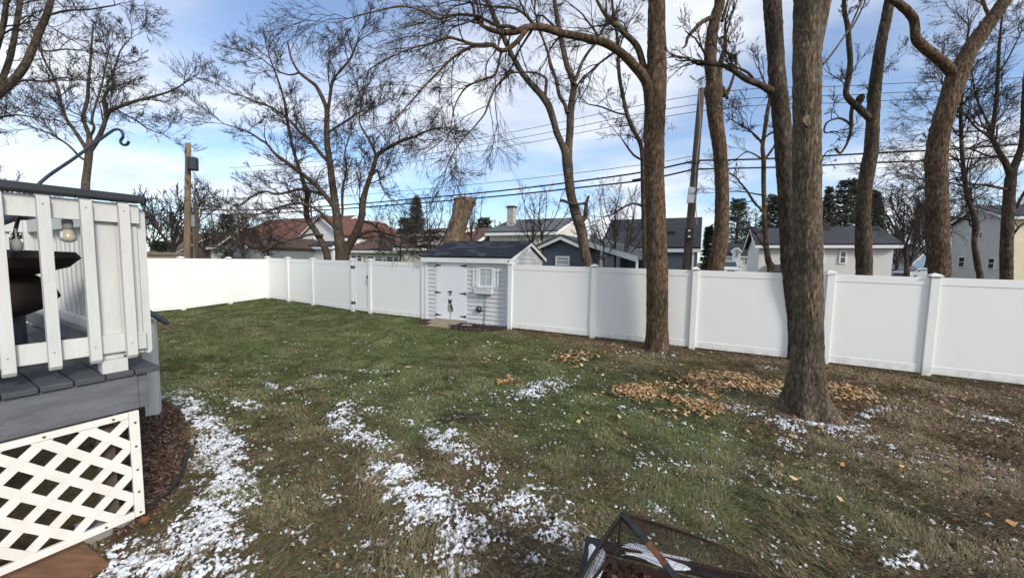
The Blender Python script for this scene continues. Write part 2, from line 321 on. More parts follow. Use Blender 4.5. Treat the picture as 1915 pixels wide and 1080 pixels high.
BROWN = np.array([0.215, 0.155, 0.096]); GREEN = np.array([0.138, 0.175, 0.072]); STRAW = np.array([0.36, 0.285, 0.175])
gg = green_map(XX, YY)[..., None]
lawn_col = (BROWN * 0.85) * (1 - gg) + (GREEN * 0.95) * gg
lawn = np_mesh('lawn', np.stack([XX, YY, ZZ], -1), [np.stack([ii, ii + 1, ii + nx + 1, ii + nx], -1)], ground_mat(), smooth=True, colors=lawn_col.reshape(-1, 3))
tag(lawn, kind='structure')

# ---- mulch beds, drawn out on the ground
def bed(name, px, mat_, label=None, h=0.03, seed=3):
    P = [G(*p) for p in px]; c = np.mean(P, 0); n = len(P)
    ring = spline(np.vstack([P, P[:1]]), n * 6)[:-1]; k = len(ring)
    V = [c + [0, 0, h]]; 
    for f, z in ((0.6, h), (0.93, h * 0.7), (1.0, -0.01)):
        V += [c + (p - c) * f + [0, 0, z] for p in ring]
    Fc = [(0, 1 + i, 1 + (i + 1) % k) for i in range(k)]
    for lv in (0, 1): Fc += [(1 + lv * k + i, 1 + (lv + 1) * k + i, 1 + (lv + 1) * k + (i + 1) % k, 1 + lv * k + (i + 1) % k) for i in range(k)]
    o = MB().add(V, Fc).build(name, mat_); tag(o, kind='structure'); return ring, c
M['mulch'] = mat('mulch_soil', (0.055, 0.028, 0.020), 0.95, 0.5, 20, bump=1, bscale=40)
M['soil'] = mat('bare_soil', (0.125, 0.088, 0.060), 0.95, 0.35, 14, bump=1, bscale=40)
soil_ring, soc = bed('bare_soil', [(1446, 770), (1475, 786), (1525, 796), (1570, 790), (1582, 776), (1565, 762), (1510, 754), (1460, 757)], M['soil'], h=0.008)
def in_poly(x, y, ring):
    r = np.array(ring)[:, :2]; inside = np.zeros(len(x), bool); j = len(r) - 1
    for i in range(len(r)):
        c = ((r[i, 1] > y) != (r[j, 1] > y)) & (x < (r[j, 0] - r[i, 0]) * (y - r[i, 1]) / (r[j, 1] - r[i, 1] + 1e-12) + r[i, 0]); inside ^= c; j = i
    return inside
def chips(name, x, y, z, size, cols, label, cat, aspect=0.35, thick=0.25, tilt=0.5, parent=None, bend=0.0):
    """many small flat pieces: bent four-sided flakes with some thickness to their curl"""
    n = len(x); a = rng.uniform(0, 2 * math.pi, n); s = size * rng.uniform(0.6, 1.4, n); ti = rng.normal(0, tilt, n); tj = rng.normal(0, tilt, n)
    U = np.stack([np.cos(a), np.sin(a), ti], -1); U /= np.linalg.norm(U, axis=1, keepdims=True)
    W = np.stack([-np.sin(a), np.cos(a), tj], -1); W /= np.linalg.norm(W, axis=1, keepdims=True)
    c = np.stack([x, y, z], -1); b = bend * s[:, None] * np.array([0, 0, 1.0])
    as_ = (aspect * rng.uniform(0.7, 1.3, n))[:, None]
    S1 = s[:, None]
    V = np.stack([c - U * S1 * 0.5 + b, c - W * S1 * as_ * 0.5, c + U * S1 * 0.5 + b * 0.6, c + W * S1 * as_ * 0.5 + b * 0.7], 1)
    q = np.arange(n * 4).reshape(n, 4); tri = np.vstack([q[:, [0, 1, 2]], q[:, [0, 2, 3]]])
    o = np_mesh(name, V, [tri], M['tint'], parent, colors=np.repeat(cols, 4, 0)); tag(o, label, cat, kind='stuff'); return o
def pal(n, cs, jit=0.25):
    cs = np.array(cs); i = rng.integers(0, len(cs), n); return cs[i] * rng.uniform(1 - jit, 1 + jit, (n, 1))
MULCHC = [(0.105, 0.055, 0.038), (0.075, 0.045, 0.034), (0.15, 0.085, 0.06), (0.045, 0.030, 0.024), (0.18, 0.13, 0.10)]
deck_bed, dbc = bed('mulch_bed', [(250, 770), (300, 752), (340, 775), (352, 830), (345, 885), (318, 935), (262, 975), (215, 1010), (200, 900)], M['mulch'])
shed_bed1, s1c = bed('mulch_bed', [(783, 600), (800, 597), (822, 599), (808, 606), (790, 608)], M['mulch'])
shed_bed2, s2c = bed('mulch_bed', [(850, 603), (900, 607), (946, 613), (925, 620), (890, 622), (850, 617), (838, 609)], M['mulch'])
def fill_chips(ring, n, label, size):
    r = np.array(ring); x = rng.uniform(r[:, 0].min(), r[:, 0].max(), n * 3); y = rng.uniform(r[:, 1].min(), r[:, 1].max(), n * 3)
    k = in_poly(x, y, r); x = x[k][:n]; y = y[k][:n]
    return chips('mulch_chips', x, y, gz(x, y) + 0.028 + rng.uniform(0, 0.02, len(x)), size, pal(len(x), MULCHC, 0.4), label, 'mulch', 0.3, tilt=0.45)
fill_chips(deck_bed, 9000, 'dark red brown wood mulch beside the white lattice of the deck', 0.045)
fill_chips(shed_bed1, 900, 'small heap of mulch at the corner post of the grey shed', 0.06)
fill_chips(shed_bed2, 2200, 'red brown mulch below the shed window and its planter', 0.06)

# ---------------------------------------------------------------- white vinyl fence
FTH = math.radians(-26.594); FD = np.array([math.cos(FTH), math.sin(FTH), 0]); FN = np.array([math.sin(FTH), -math.cos(FTH), 0])   # along the back fence; towards the yard
FP0 = np.array([-10.383, 15.831, 0])
ZUP = np.array([0, 0, 1.0])
def fpt(s, side='back'):
    p = FP0 + (FD if side == 'back' else FN) * s; return np.array([p[0], p[1], float(gz(p[0], p[1]))])
def slab(mb, a, b, za, zb, h, t, nrm):      # a bar from a to b, foot heights za, zb above the points, height h, thickness t
    a0 = a + ZUP * za - nrm * t / 2; b0 = b + ZUP * zb - nrm * t / 2
    V = [a0, b0, b0 + nrm * t, a0 + nrm * t]; V += [v + ZUP * h for v in V]
    mb.add(V, [(0, 3, 2, 1), (4, 5, 6, 7), (0, 1, 5, 4), (1, 2, 6, 5), (2, 3, 7, 6), (3, 0, 4, 7)])
TOPZ = lambda s, side: (1.905 if side == 'left' else np.interp(s, [0, 3, 8, 14, 20, 23], [1.955, 1.93, 1.925, 1.905, 1.865, 1.845]))
def post(parent, p, top, along, nrm, w=0.127):
    o = MB().cbox(p + ZUP * (top - p[2] - 0.02) / 2 - ZUP * 0.02, along * w, nrm * w, ZUP * (top - p[2] + 0.02)).build('post', M['vinyl'], parent, bevel=0.006)
    c = MB(); q = np.array([p[0], p[1], top])
    c.cbox(q + ZUP * 0.010, along * (w + 0.05), nrm * (w + 0.05), ZUP * 0.02)
    c.cbox(q + ZUP * 0.029, along * (w + 0.022), nrm * (w + 0.022), ZUP * 0.018)
    r = (w + 0.022) / 2; b = q + ZUP * 0.0385
    c.add([b - along * r - nrm * r, b + along * r - nrm * r, b + along * r + nrm * r, b - along * r + nrm * r, b + ZUP * 0.03], [(0, 1, 4), (1, 2, 4), (2, 3, 4), (3, 0, 4)])
    cap = c.build('post_cap', M['vinyl'], parent); cap.parent = o; return o
def fence_panel(parent, a, b, ta, tb, along, nrm, w=0.127, gap=0.05):
    a1 = a + along * w / 2; b1 = b - along * w / 2
    ha, hb = ta - a[2], tb - b[2]
    r1 = MB(); slab(r1, a1, b1, ha - 0.155, hb - 0.155, 0.14, 0.05, nrm); r1.build('top_rail', M['vinyl'], parent, bevel=0.005)
    r2 = MB(); slab(r2, a1, b1, gap, gap, 0.15, 0.05, nrm); r2.build('bottom_rail', M['vinyl'], parent, bevel=0.005)
    n = max(3, int(np.linalg.norm(b1 - a1) / 0.29)); mb = MB()      # tongue-and-groove infill: boards joined by shallow grooves
    V = []; Fc = []
    for i in range(n):
        for t, off in ((i / n + 0.0, 0.0150), (i / n + 0.004, 0.0155), ((i + 1) / n - 0.004, 0.0155)):
            p = a1 + (b1 - a1) * t; hh = ha + (hb - ha) * t
            V += [p + ZUP * (gap + 0.14) + nrm * off, p + ZUP * (hh - 0.145) + nrm * off]
    V += [b1 + ZUP * (gap + 0.14) + nrm * 0.0135, b1 + ZUP * (hb - 0.145) + nrm * 0.0135]
    k = len(V) // 2; V += [v - nrm * 0.029 for v in V]
    Fc = [(2 * i, 2 * i + 2, 2 * i + 3, 2 * i + 1) for i in range(k - 1)] + [(2 * k + 2 * i, 2 * k + 2 * i + 1, 2 * k + 2 * i + 3, 2 * k + 2 * i + 2) for i in range(k - 1)]
    mb.add(V, Fc).build('infill_panel', M['vinyl'], parent)
def fence_run(label, ss_, side, skip_post=()):
    along, nrm = (FD, FN) if side == 'back' else (FN, FD)
    e = empty('vinyl_fence', fpt(ss_[0], side), label, 'fence')
    for i, s in enumerate(ss_):
        if i not in skip_post: post(e, fpt(s, side), TOPZ(s, side), along, nrm)
    for s0, s1 in zip(ss_[:-1], ss_[1:]): fence_panel(e, fpt(s0, side), fpt(s1, side), TOPZ(s0, side), TOPZ(s1, side), along, nrm)
    return e
fence_run('white vinyl fence along the far side of the lawn behind the deck', [0.0, 1.46, 2.96, 4.45, 5.95, 7.45], 'left', skip_post=(0,))
fence_run('short white vinyl fence run between the corner and the gate hinges', [0.0, 1.40, 2.93, 5.15], 'back')
fence_run('white vinyl fence section between the gate latch and the grey shed', [6.03, 8.42], 'back')
fence_run('long white vinyl fence from the grey shed past the tree trunks', [11.57, 13.97, 16.30, 18.72, 20.20, 21.75, 24.2], 'back')
def gate():
    a, b = fpt(5.15), fpt(6.03); g = empty('fence_gate', (a + b) / 2, 'narrow white vinyl gate with black hinges and latch in the back fence', 'gate')
    a1 = a + FD * 0.085; b1 = b - FD * 0.08; z0 = 0.07; z1 = 1.88 - a[2]
    for p, w_ in ((a1, 0.075), (b1 - FD * 0.075, 0.075)): MB().box(p + ZUP * z0 - FN * 0.025, FD * w_, FN * 0.05, ZUP * (z1 - z0)).build('stile', M['vinyl'], g, bevel=0.004)
    for z, h in ((z1 - 0.13, 0.13), (z0, 0.14)): MB().box(a1 + FD * 0.0755 + ZUP * z - FN * 0.022, b1 - a1 - FD * 0.151, FN * 0.044, ZUP * h).build('rail', M['vinyl'], g)
    MB().box(a1 + FD * 0.0755 + ZUP * (z0 + 0.14) - FN * 0.012, b1 - a1 - FD * 0.151, FN * 0.024, ZUP * (z1 - z0 - 0.27)).build('infill_panel', M['vinyl'], g)
    for z in (1.62, 0.33):
        h = MB().cbox(a + FD * 0.02 + FN * 0.072 + ZUP * z, FD * 0.085, FN * 0.012, ZUP * 0.09); h.cbox(a + FD * 0.11 + FN * 0.033 + ZUP * z, FD * 0.07, FN * 0.012, ZUP * 0.09)
        h.tube([a + FD * 0.072 + FN * 0.066 + ZUP * (z - 0.05), a + FD * 0.072 + FN * 0.066 + ZUP * (z + 0.05)], 0.014, 8); h.build('hinge', M['black_iron'], g)
    c = b1 - FD * 0.035 + FN * 0.033 + ZUP * 1.30
    MB().cbox(c, FD * 0.055, FN * 0.02, ZUP * 0.10).cbox(c + FN * 0.025 + FD * 0.01, FD * 0.05, FN * 0.03, ZUP * 0.045).cbox(c + FD * 0.045, FD * 0.06, FN * 0.02, ZUP * 0.05).build('latch', M['black_iron'], g, bevel=0.004)
    h = c - ZUP * 0.18
    MB().tube([h + ZUP * 0.085 - FN * 0.01, h + ZUP * 0.08 + FN * 0.035, h + FN * 0.05 - FD * 0.01, h - ZUP * 0.08 + FN * 0.035, h - ZUP * 0.085 - FN * 0.01], 0.009, 8).build('pull_handle', M['black_iron'], g, smooth=True)
gate()

# ---------------------------------------------------------------- shed
SA = np.array([*G(795, 598)[:2], 0.05]); SB_ = G(947, 612); SL = 2.98
SDd = np.array([SB_[0] - SA[0], SB_[1] - SA[1], 0]); SDd /= np.linalg.norm(SDd); SN = np.array([SDd[1], -SDd[0], 0])     # SN points to the yard
def shed():
    e = empty('garden_shed', SA, 'grey clapboard garden shed with white double doors and black shingle roof', 'shed')
    D = 3.04; U, B = SDd, -SN
    P = lambda u, v, z: SA + U * u + B * v + ZUP * z
    EZ, RZ = 1.96, 2.43
    # core walls, set back a little behind the clapboards
    body = MB(); prof = [P(0.02, 0.02, 0.06), P(0.02, D - 0.02, 0.06), P(0.02, D - 0.02, EZ + 0.03), P(0.02, D / 2, RZ + 0.04), P(0.02, 0.02, EZ + 0.03)]
    body.prism(prof, U * (SL - 0.04)).build('wall_core', M['shed_siding'], e)
    sill = MB().box(P(-0.005, -0.012, -0.03), U * (SL + 0.01), B * 0.1, ZUP * 0.085); sill.build('sill_beam', M['white_trim'], e)
    ex = 0.131; nrow = 14
    def board(u0, u1, z, side='front'):
        # one clapboard: thick lower edge, tapering upwards
        if side == 'front':
            a, w, o = P(u0, 0.019, z), U * (u1 - u0), -B
        elif side == 'right':
            a, w, o = P(SL - 0.019, u0, z), B * (u1 - u0), U
        else:
            a, w, o = P(0.019, u1, z), -B * (u1 - u0), -U
        MB().add([a, a + o * 0.036, a + o * 0.006 + ZUP * ex, a + ZUP * ex, a + w, a + w + o * 0.036, a + w + o * 0.006 + ZUP * ex, a + w + ZUP * ex],
                 [(0, 1, 2, 3), (7, 6, 5, 4), (1, 5, 6, 2), (0, 4, 5, 1), (2, 6, 7, 3), (0, 3, 7, 4)]).build('clapboard', M['shed_siding'], e)
    for i in range(nrow):
        z = 0.056 + i * ex
        board(0.115, 0.40, z); board(1.545, SL - 0.125, z)
        board(0.1, D - 0.1, z, 'right'); board(0.1, D - 0.1, z, 'left')
    for i in range(5):      # gable boards shorten towards the peak
        z = 0.056 + (nrow + i) * ex; h = (RZ - 0.05) - (z + ex); 
        if h < 0.02: continue
        k = (D / 2) * (1 - max(0, (z + ex - EZ + 0.04)) / (RZ - EZ))
        for sd in ('right', 'left'): board(D / 2 - k, D / 2 + k, z, sd)
    MB().cbox(P(SL + 0.012, D / 2, 2.30), B * 0.30, U * 0.03, ZUP * 0.12).build('gable_vent', M['white_trim'], e)
    for u0, u1 in ((0.0, 0.115), (SL - 0.125, SL)): MB().box(P(u0, -0.02, 0.03), U * (u1 - u0), B * 0.04, ZUP * 1.90).build('corner_board', M['white_trim'], e, bevel=0.004)
    MB().box(P(SL - 0.02, -0.02, 0.03), U * 0.04, B * 0.12, ZUP * 1.88).build('corner_board', M['white_trim'], e)
    MB().box(P(-0.09, -0.13, 1.875), U * (SL + 0.18), B * 0.022, ZUP * 0.15).build('fascia', M['white_trim'], e, bevel=0.004)
    MB().cbox(P(SL - 0.02, -0.135, 1.945), U * 0.03, B * 0.012, ZUP * 0.055).build('gutter_outlet', M['black_iron'], e)
    MB().box(P(-0.08, -0.107, 1.876), U * (SL + 0.16), B * 0.12, ZUP * 0.012).build('soffit', M['white_trim'], e)
    sl = (RZ - EZ) / (D / 2)
    for s_, u_ in ((1, SL + 0.065), (1, -0.09)):
        for sg in (0, 1):
            v0, v1 = (-0.13, D / 2) if sg == 0 else (D + 0.13, D / 2); z0 = EZ - sl * 0.13 + 0.02
            MB().add([P(u_, v0, z0), P(u_, v1, RZ + 0.02), P(u_, v1, RZ + 0.12), P(u_, v0, z0 + 0.10), P(u_ + 0.025, v0, z0), P(u_ + 0.025, v1, RZ + 0.02), P(u_ + 0.025, v1, RZ + 0.12), P(u_ + 0.025, v0, z0 + 0.10)],
                     [(0, 1, 2, 3), (7, 6, 5, 4), (0, 4, 5, 1), (1, 5, 6, 2), (2, 6, 7, 3), (3, 7, 4, 0)]).build('rake_board', M['white_trim'], e)
    # roof decks and shingles
    up = B * (D / 2 + 0.15) + ZUP * sl * (D / 2 + 0.15); upl = np.linalg.norm(up); uh = up / upl; nr = np.cross(U, uh)
    a0 = P(-0.1, -0.15, EZ - sl * 0.15 + 0.125)
    roof = MB().box(a0, U * (SL + 0.2), up, nr * 0.03).build('roof', M['shingle'], e)
    up2 = -B * (D / 2 + 0.15) + ZUP * sl * (D / 2 + 0.15); nr2 = np.cross(up2 / upl, U)
    MB().box(P(-0.1, D + 0.15, EZ - sl * 0.15 + 0.125), U * (SL + 0.2), up2, nr2 * 0.03).build('roof_back', M['shingle'], e)
    rows = 9; ch = upl / rows; tabs = []
    for k in range(3):
        w = (0.20, 0.27, 0.34)[k]; m = MB(); z = np.zeros(3)
        m.add([z + nr * 0.002, U * w + nr * 0.002, U * w + uh * (ch + 0.02) + nr * 0.001, uh * (ch + 0.02) + nr * 0.001, z + nr * (0.014 + 0.005 * k), U * w + nr * (0.014 + 0.005 * k), U * w + uh * (ch + 0.02) + nr * 0.004, uh * (ch + 0.02) + nr * 0.004],
              [(0, 3, 2, 1), (4, 5, 6, 7), (0, 1, 5, 4), (1, 2, 6, 5), (2, 3, 7, 6), (3, 0, 4, 7)])
        o = m.build('shingle', (M['shingle'], M['shingle2'], M['shingle3'])[k]); tabs.append((o.data, w)); bpy.data.objects.remove(o)
    for r in range(rows):
        u = -0.0
        first = True
        while u < SL + 0.199:
            dme, w = tabs[random.randrange(3)]
            if u + w > SL + 0.2: dme, w = tabs[0]; 
            if u + w > SL + 0.24: break
            o = bpy.data.objects.new('shingle', dme); COL.objects.link(o); o.parent = e
            q = a0 + U * (min(u, SL + 0.2 - w)) + uh * (r * ch) + nr * 0.031 - SA; o.location = tuple(q); u += w + 0.004
    MB().tube([P(-0.1, D / 2, RZ + 0.155), P(SL + 0.1, D / 2, RZ + 0.155)], 0.035, 6).build('ridge_cap', M['shingle'], e)
    # doors
    MB().box(P(0.40, -0.012, 0.10), U * 0.05, B * 0.03, ZUP * 1.79).box(P(1.495, -0.012, 0.10), U * 0.05, B * 0.03, ZUP * 1.79).build('door_frame', M['white_trim'], e)
    for u0, u1, hs in ((0.452, 0.970, 0.452), (0.976, 1.493, 1.493)):
        d = MB().box(P(u0, -0.028, 0.10), U * (u1 - u0), B * 0.045, ZUP * 1.77).build('door', M['door_white'], e, bevel=0.004)
        sgn = 1 if hs < 0.9 else -1
        for z in (0.22, 0.93, 1.78):
            h = MB().cbox(P(hs - sgn * 0.012, -0.035, z), U * 0.02, B * 0.012, ZUP * 0.10)
            q = P(hs, -0.036, z); h.add([q + ZUP * 0.028, q - ZUP * 0.028, q + U * sgn * 0.19 - ZUP * 0.008, q + U * sgn * 0.19 + ZUP * 0.008] + [v - B * 0.006 for v in (q + ZUP * 0.028, q - ZUP * 0.028, q + U * sgn * 0.19 - ZUP * 0.008, q + U * sgn * 0.19 + ZUP * 0.008)], [(0, 1, 2, 3), (7, 6, 5, 4), (0, 4, 5, 1), (1, 5, 6, 2), (2, 6, 7, 3), (3, 7, 4, 0)])
            o = h.build('strap_hinge', M['black_iron'], e); o.parent = d
    hd = MB().cbox(P(0.955, -0.036, 0.975), U * 0.14, B * 0.02, ZUP * 0.035).cbox(P(0.985, -0.055, 0.955), U * 0.05, B * 0.03, ZUP * 0.06).cbox(P(0.965, -0.04, 0.88), U * 0.06, B * 0.02, ZUP * 0.03)
    hd.build('door_latch', M['black_iron'], e)
    # window, shutters and planter
    MB().box(P(1.935, -0.04, 1.155), U * 0.50, B * 0.05, ZUP * 0.045).box(P(1.935, -0.04, 1.70), U * 0.50, B * 0.05, ZUP * 0.05).box(P(1.935, -0.04, 1.2), U * 0.055, B * 0.05, ZUP * 0.50).box(P(2.38, -0.04, 1.2), U * 0.055, B * 0.05, ZUP * 0.50).build('window_frame', M['white_trim'], e, bevel=0.003)
    w = MB().box(P(1.99, -0.014, 1.2), U * 0.39, B * 0.02, ZUP * 0.5).build('window_pane', M['pane'], e)
    mu = MB().box(P(2.177, -0.024, 1.2), U * 0.018, B * 0.01, ZUP * 0.5).box(P(1.99, -0.0245, 1.44), U * 0.39, B * 0.01, ZUP * 0.016).build('muntin', M['white_trim'], e); mu.parent = w
    for u0 in (1.745, 2.44):
        sh = MB().box(P(u0, -0.045, 1.64), U * 0.185, B * 0.008, ZUP * 0.035).box(P(u0, -0.045, 1.26), U * 0.185, B * 0.008, ZUP * 0.035).build('shutter_brace', M['white_trim'], e)
        for k, wd in ((0, 0.075), (0.11, 0.075)):
            s_ = MB(); q = P(u0 + k, -0.035, 1.17); s_.prism([q + U * 0.0, q + U * wd, q + U * wd + ZUP * 0.53, q + U * wd * 0.5 + ZUP * 0.56, q + ZUP * 0.53], B * 0.018); s_.build('shutter_slat', M['white_trim'], e)
    pb = MB(); q = P(1.86, 0, 0); a = [P(1.86, -0.20, 1.13), P(2.46, -0.20, 1.13), P(2.46, -0.04, 1.13), P(1.86, -0.04, 1.13)]; b = [P(1.88, -0.17, 0.975), P(2.44, -0.17, 0.975), P(2.44, -0.04, 0.975), P(1.88, -0.04, 0.975)]
    pb.add(a + b, [(0, 1, 2, 3)[::-1], (4, 5, 6, 7), (0, 4, 5, 1), (1, 5, 6, 2), (2, 6, 7, 3), (3, 7, 4, 0)]); wb = pb.build('window_box', M['white_trim'], e, bevel=0.004)
    MB().box(P(1.885, -0.168, 0.962), U * 0.55, B * 0.13, ZUP * 0.012).build('window_box_base', M['black_iron'], e)
    for u in (2.03, 2.14, 2.25): 
        s_ = MB().cbox(P(u, -0.205, 1.115), U * 0.035, B * 0.008, ZUP * 0.022).build('painted_sprig', M['socket'], e); s_.parent = wb
    return e, P
M['shingle2'] = mat('dark_shingle_light', (0.062, 0.068, 0.084), 0.9, 0.5, 9, bump=0.6, bscale=90)
M['shingle3'] = mat('dark_shingle_mid', (0.030, 0.034, 0.045), 0.9, 0.5, 9, bump=0.6, bscale=90)
SHED, SP = shed()
def shed_things():
    U, B = SDd, -SN
    # flat cat figure fixed to the door
    c = empty('cat_cutout', SP(0.965, -0.032, 0.33), 'painted cat silhouette on a stick against the shed doors', 'decoration')
    def flat(pts, y, name, m): MB().prism([SP(0.965 + x, y, 0.33 + z) for x, z in pts], -B * 0.006).build(name, m, c)
    flat([(-0.05, 0.0), (0.05, 0.0), (0.085, 0.04), (0.095, 0.12), (0.07, 0.22), (0.035, 0.28), (-0.05, 0.28), (-0.085, 0.2), (-0.095, 0.1), (-0.08, 0.03)], -0.030, 'body', M['cat_light'])
    flat([(0.0, 0.17), (0.03, 0.26), (0.06, 0.24), (0.095, 0.13), (0.095, 0.03), (0.075, -0.005), (0.06, 0.05)], -0.0365, 'dark_side', M['cat_dark'])
    flat([(-0.05, 0.27), (0.03, 0.27), (0.055, 0.32), (0.045, 0.36), (0.065, 0.42), (0.015, 0.385), (-0.03, 0.385), (-0.075, 0.42), (-0.06, 0.36), (-0.07, 0.32)], -0.037, 'head', M['cat_dark'])
    MB().cbox(SP(0.965, -0.033, 0.23), U * 0.02, B * 0.006, ZUP * 0.20).build('stake', M['cat_light'], c)
    h = empty('hanging_planter', SP(1.99, -0.07, 0.49), 'small round black ornament hanging below the planter on a wire', 'ornament')
    m = MB(); n = 20; ring = [SP(1.99 + 0.075 * math.cos(a), -0.07, 0.49 + 0.075 * math.sin(a)) for a in np.linspace(0, 2 * math.pi, n + 1)]
    m.tube(ring, 0.022, 8, cap=False); m.build('ring', M['black_iron'], h, smooth=True)
    MB().cbox(SP(1.96, -0.07, 0.47), U * 0.09, B * 0.05, ZUP * 0.10).build('dark_disc', M['dark_metal'], h, bevel=0.02)
    MB().cbox(SP(2.02, -0.075, 0.515), U * 0.05, B * 0.05, ZUP * 0.06).build('pale_disc', M['grey_box'], h, bevel=0.015)
    MB().cbox(SP(1.99, -0.075, 0.435), U * 0.20, B * 0.05, ZUP * 0.02).build('perch', M['black_iron'], h)
    MB().tube([SP(1.99, -0.07, 0.57), SP(1.985, -0.07, 0.84)], 0.005, 5).tube([SP(1.985, -0.07, 0.84), SP(1.93, -0.09, 0.96)], 0.005, 5).tube([SP(1.985, -0.07, 0.84), SP(2.03, -0.09, 0.96)], 0.005, 5).build('hanger', M['socket'], h)
    tag(MB().tube(spline([SP(2.19, -0.12, 0.96), SP(2.185, -0.05, 0.8), SP(2.17, -0.035, 0.5), SP(2.16, -0.03, 0.25), SP(2.15, -0.05, 0.02)], 20), 0.009, 6).build('power_cord', M['wire'], None, smooth=True), 'black power cord running down the shed wall from the planter', 'cord')
    # ramp
    r = empty('shed_ramp', SP(0.95, -0.5, 0.0), 'weathered wooden ramp of planks below the white shed doors', 'ramp')
    for i in range(7):
        v0, v1 = -0.04 - i * 0.115, -0.04 - i * 0.115 - 0.11; z0, z1 = 0.10 - i * 0.0135, 0.10 - (i + 1) * 0.0135
        MB().add([SP(0.42, v0, z0), SP(1.42, v0, z0), SP(1.42, v1, z1), SP(0.42, v1, z1), SP(0.42, v0, z0 - 0.04), SP(1.42, v0, z0 - 0.04), SP(1.42, v1, z1 - 0.04), SP(0.42, v1, z1 - 0.04)],
                 [(0, 1, 2, 3)[::-1], (4, 5, 6, 7), (0, 4, 5, 1), (1, 5, 6, 2), (2, 6, 7, 3), (3, 7, 4, 0)]).build('plank', M['ramp'], r)
    st = G(872, 611); a = np.linspace(0, 2 * math.pi, 13)[:-1]
    tag(MB().prism([st + [0.16 * math.cos(t) * (1 + 0.1 * math.sin(3 * t)), 0.12 * math.sin(t), 0.03] for t in a], ZUP * 0.035).build('stepping_stone', M['concrete'], None, bevel=0.01), 'flat pale stone lying in the mulch below the shed window', 'stone')
    ed = [SP(1.35, -0.62, 0.03), SP(2.0, -0.62, 0.05), SP(2.6, -0.45, 0.05), SP(3.0, -0.15, 0.05)]
    tag(MB().tube(spline(ed, 16), 0.028, 6).build('bed_edging', M['black_iron'], None, smooth=True), 'low black edging around the mulch in front of the shed', 'edging')
shed_things()

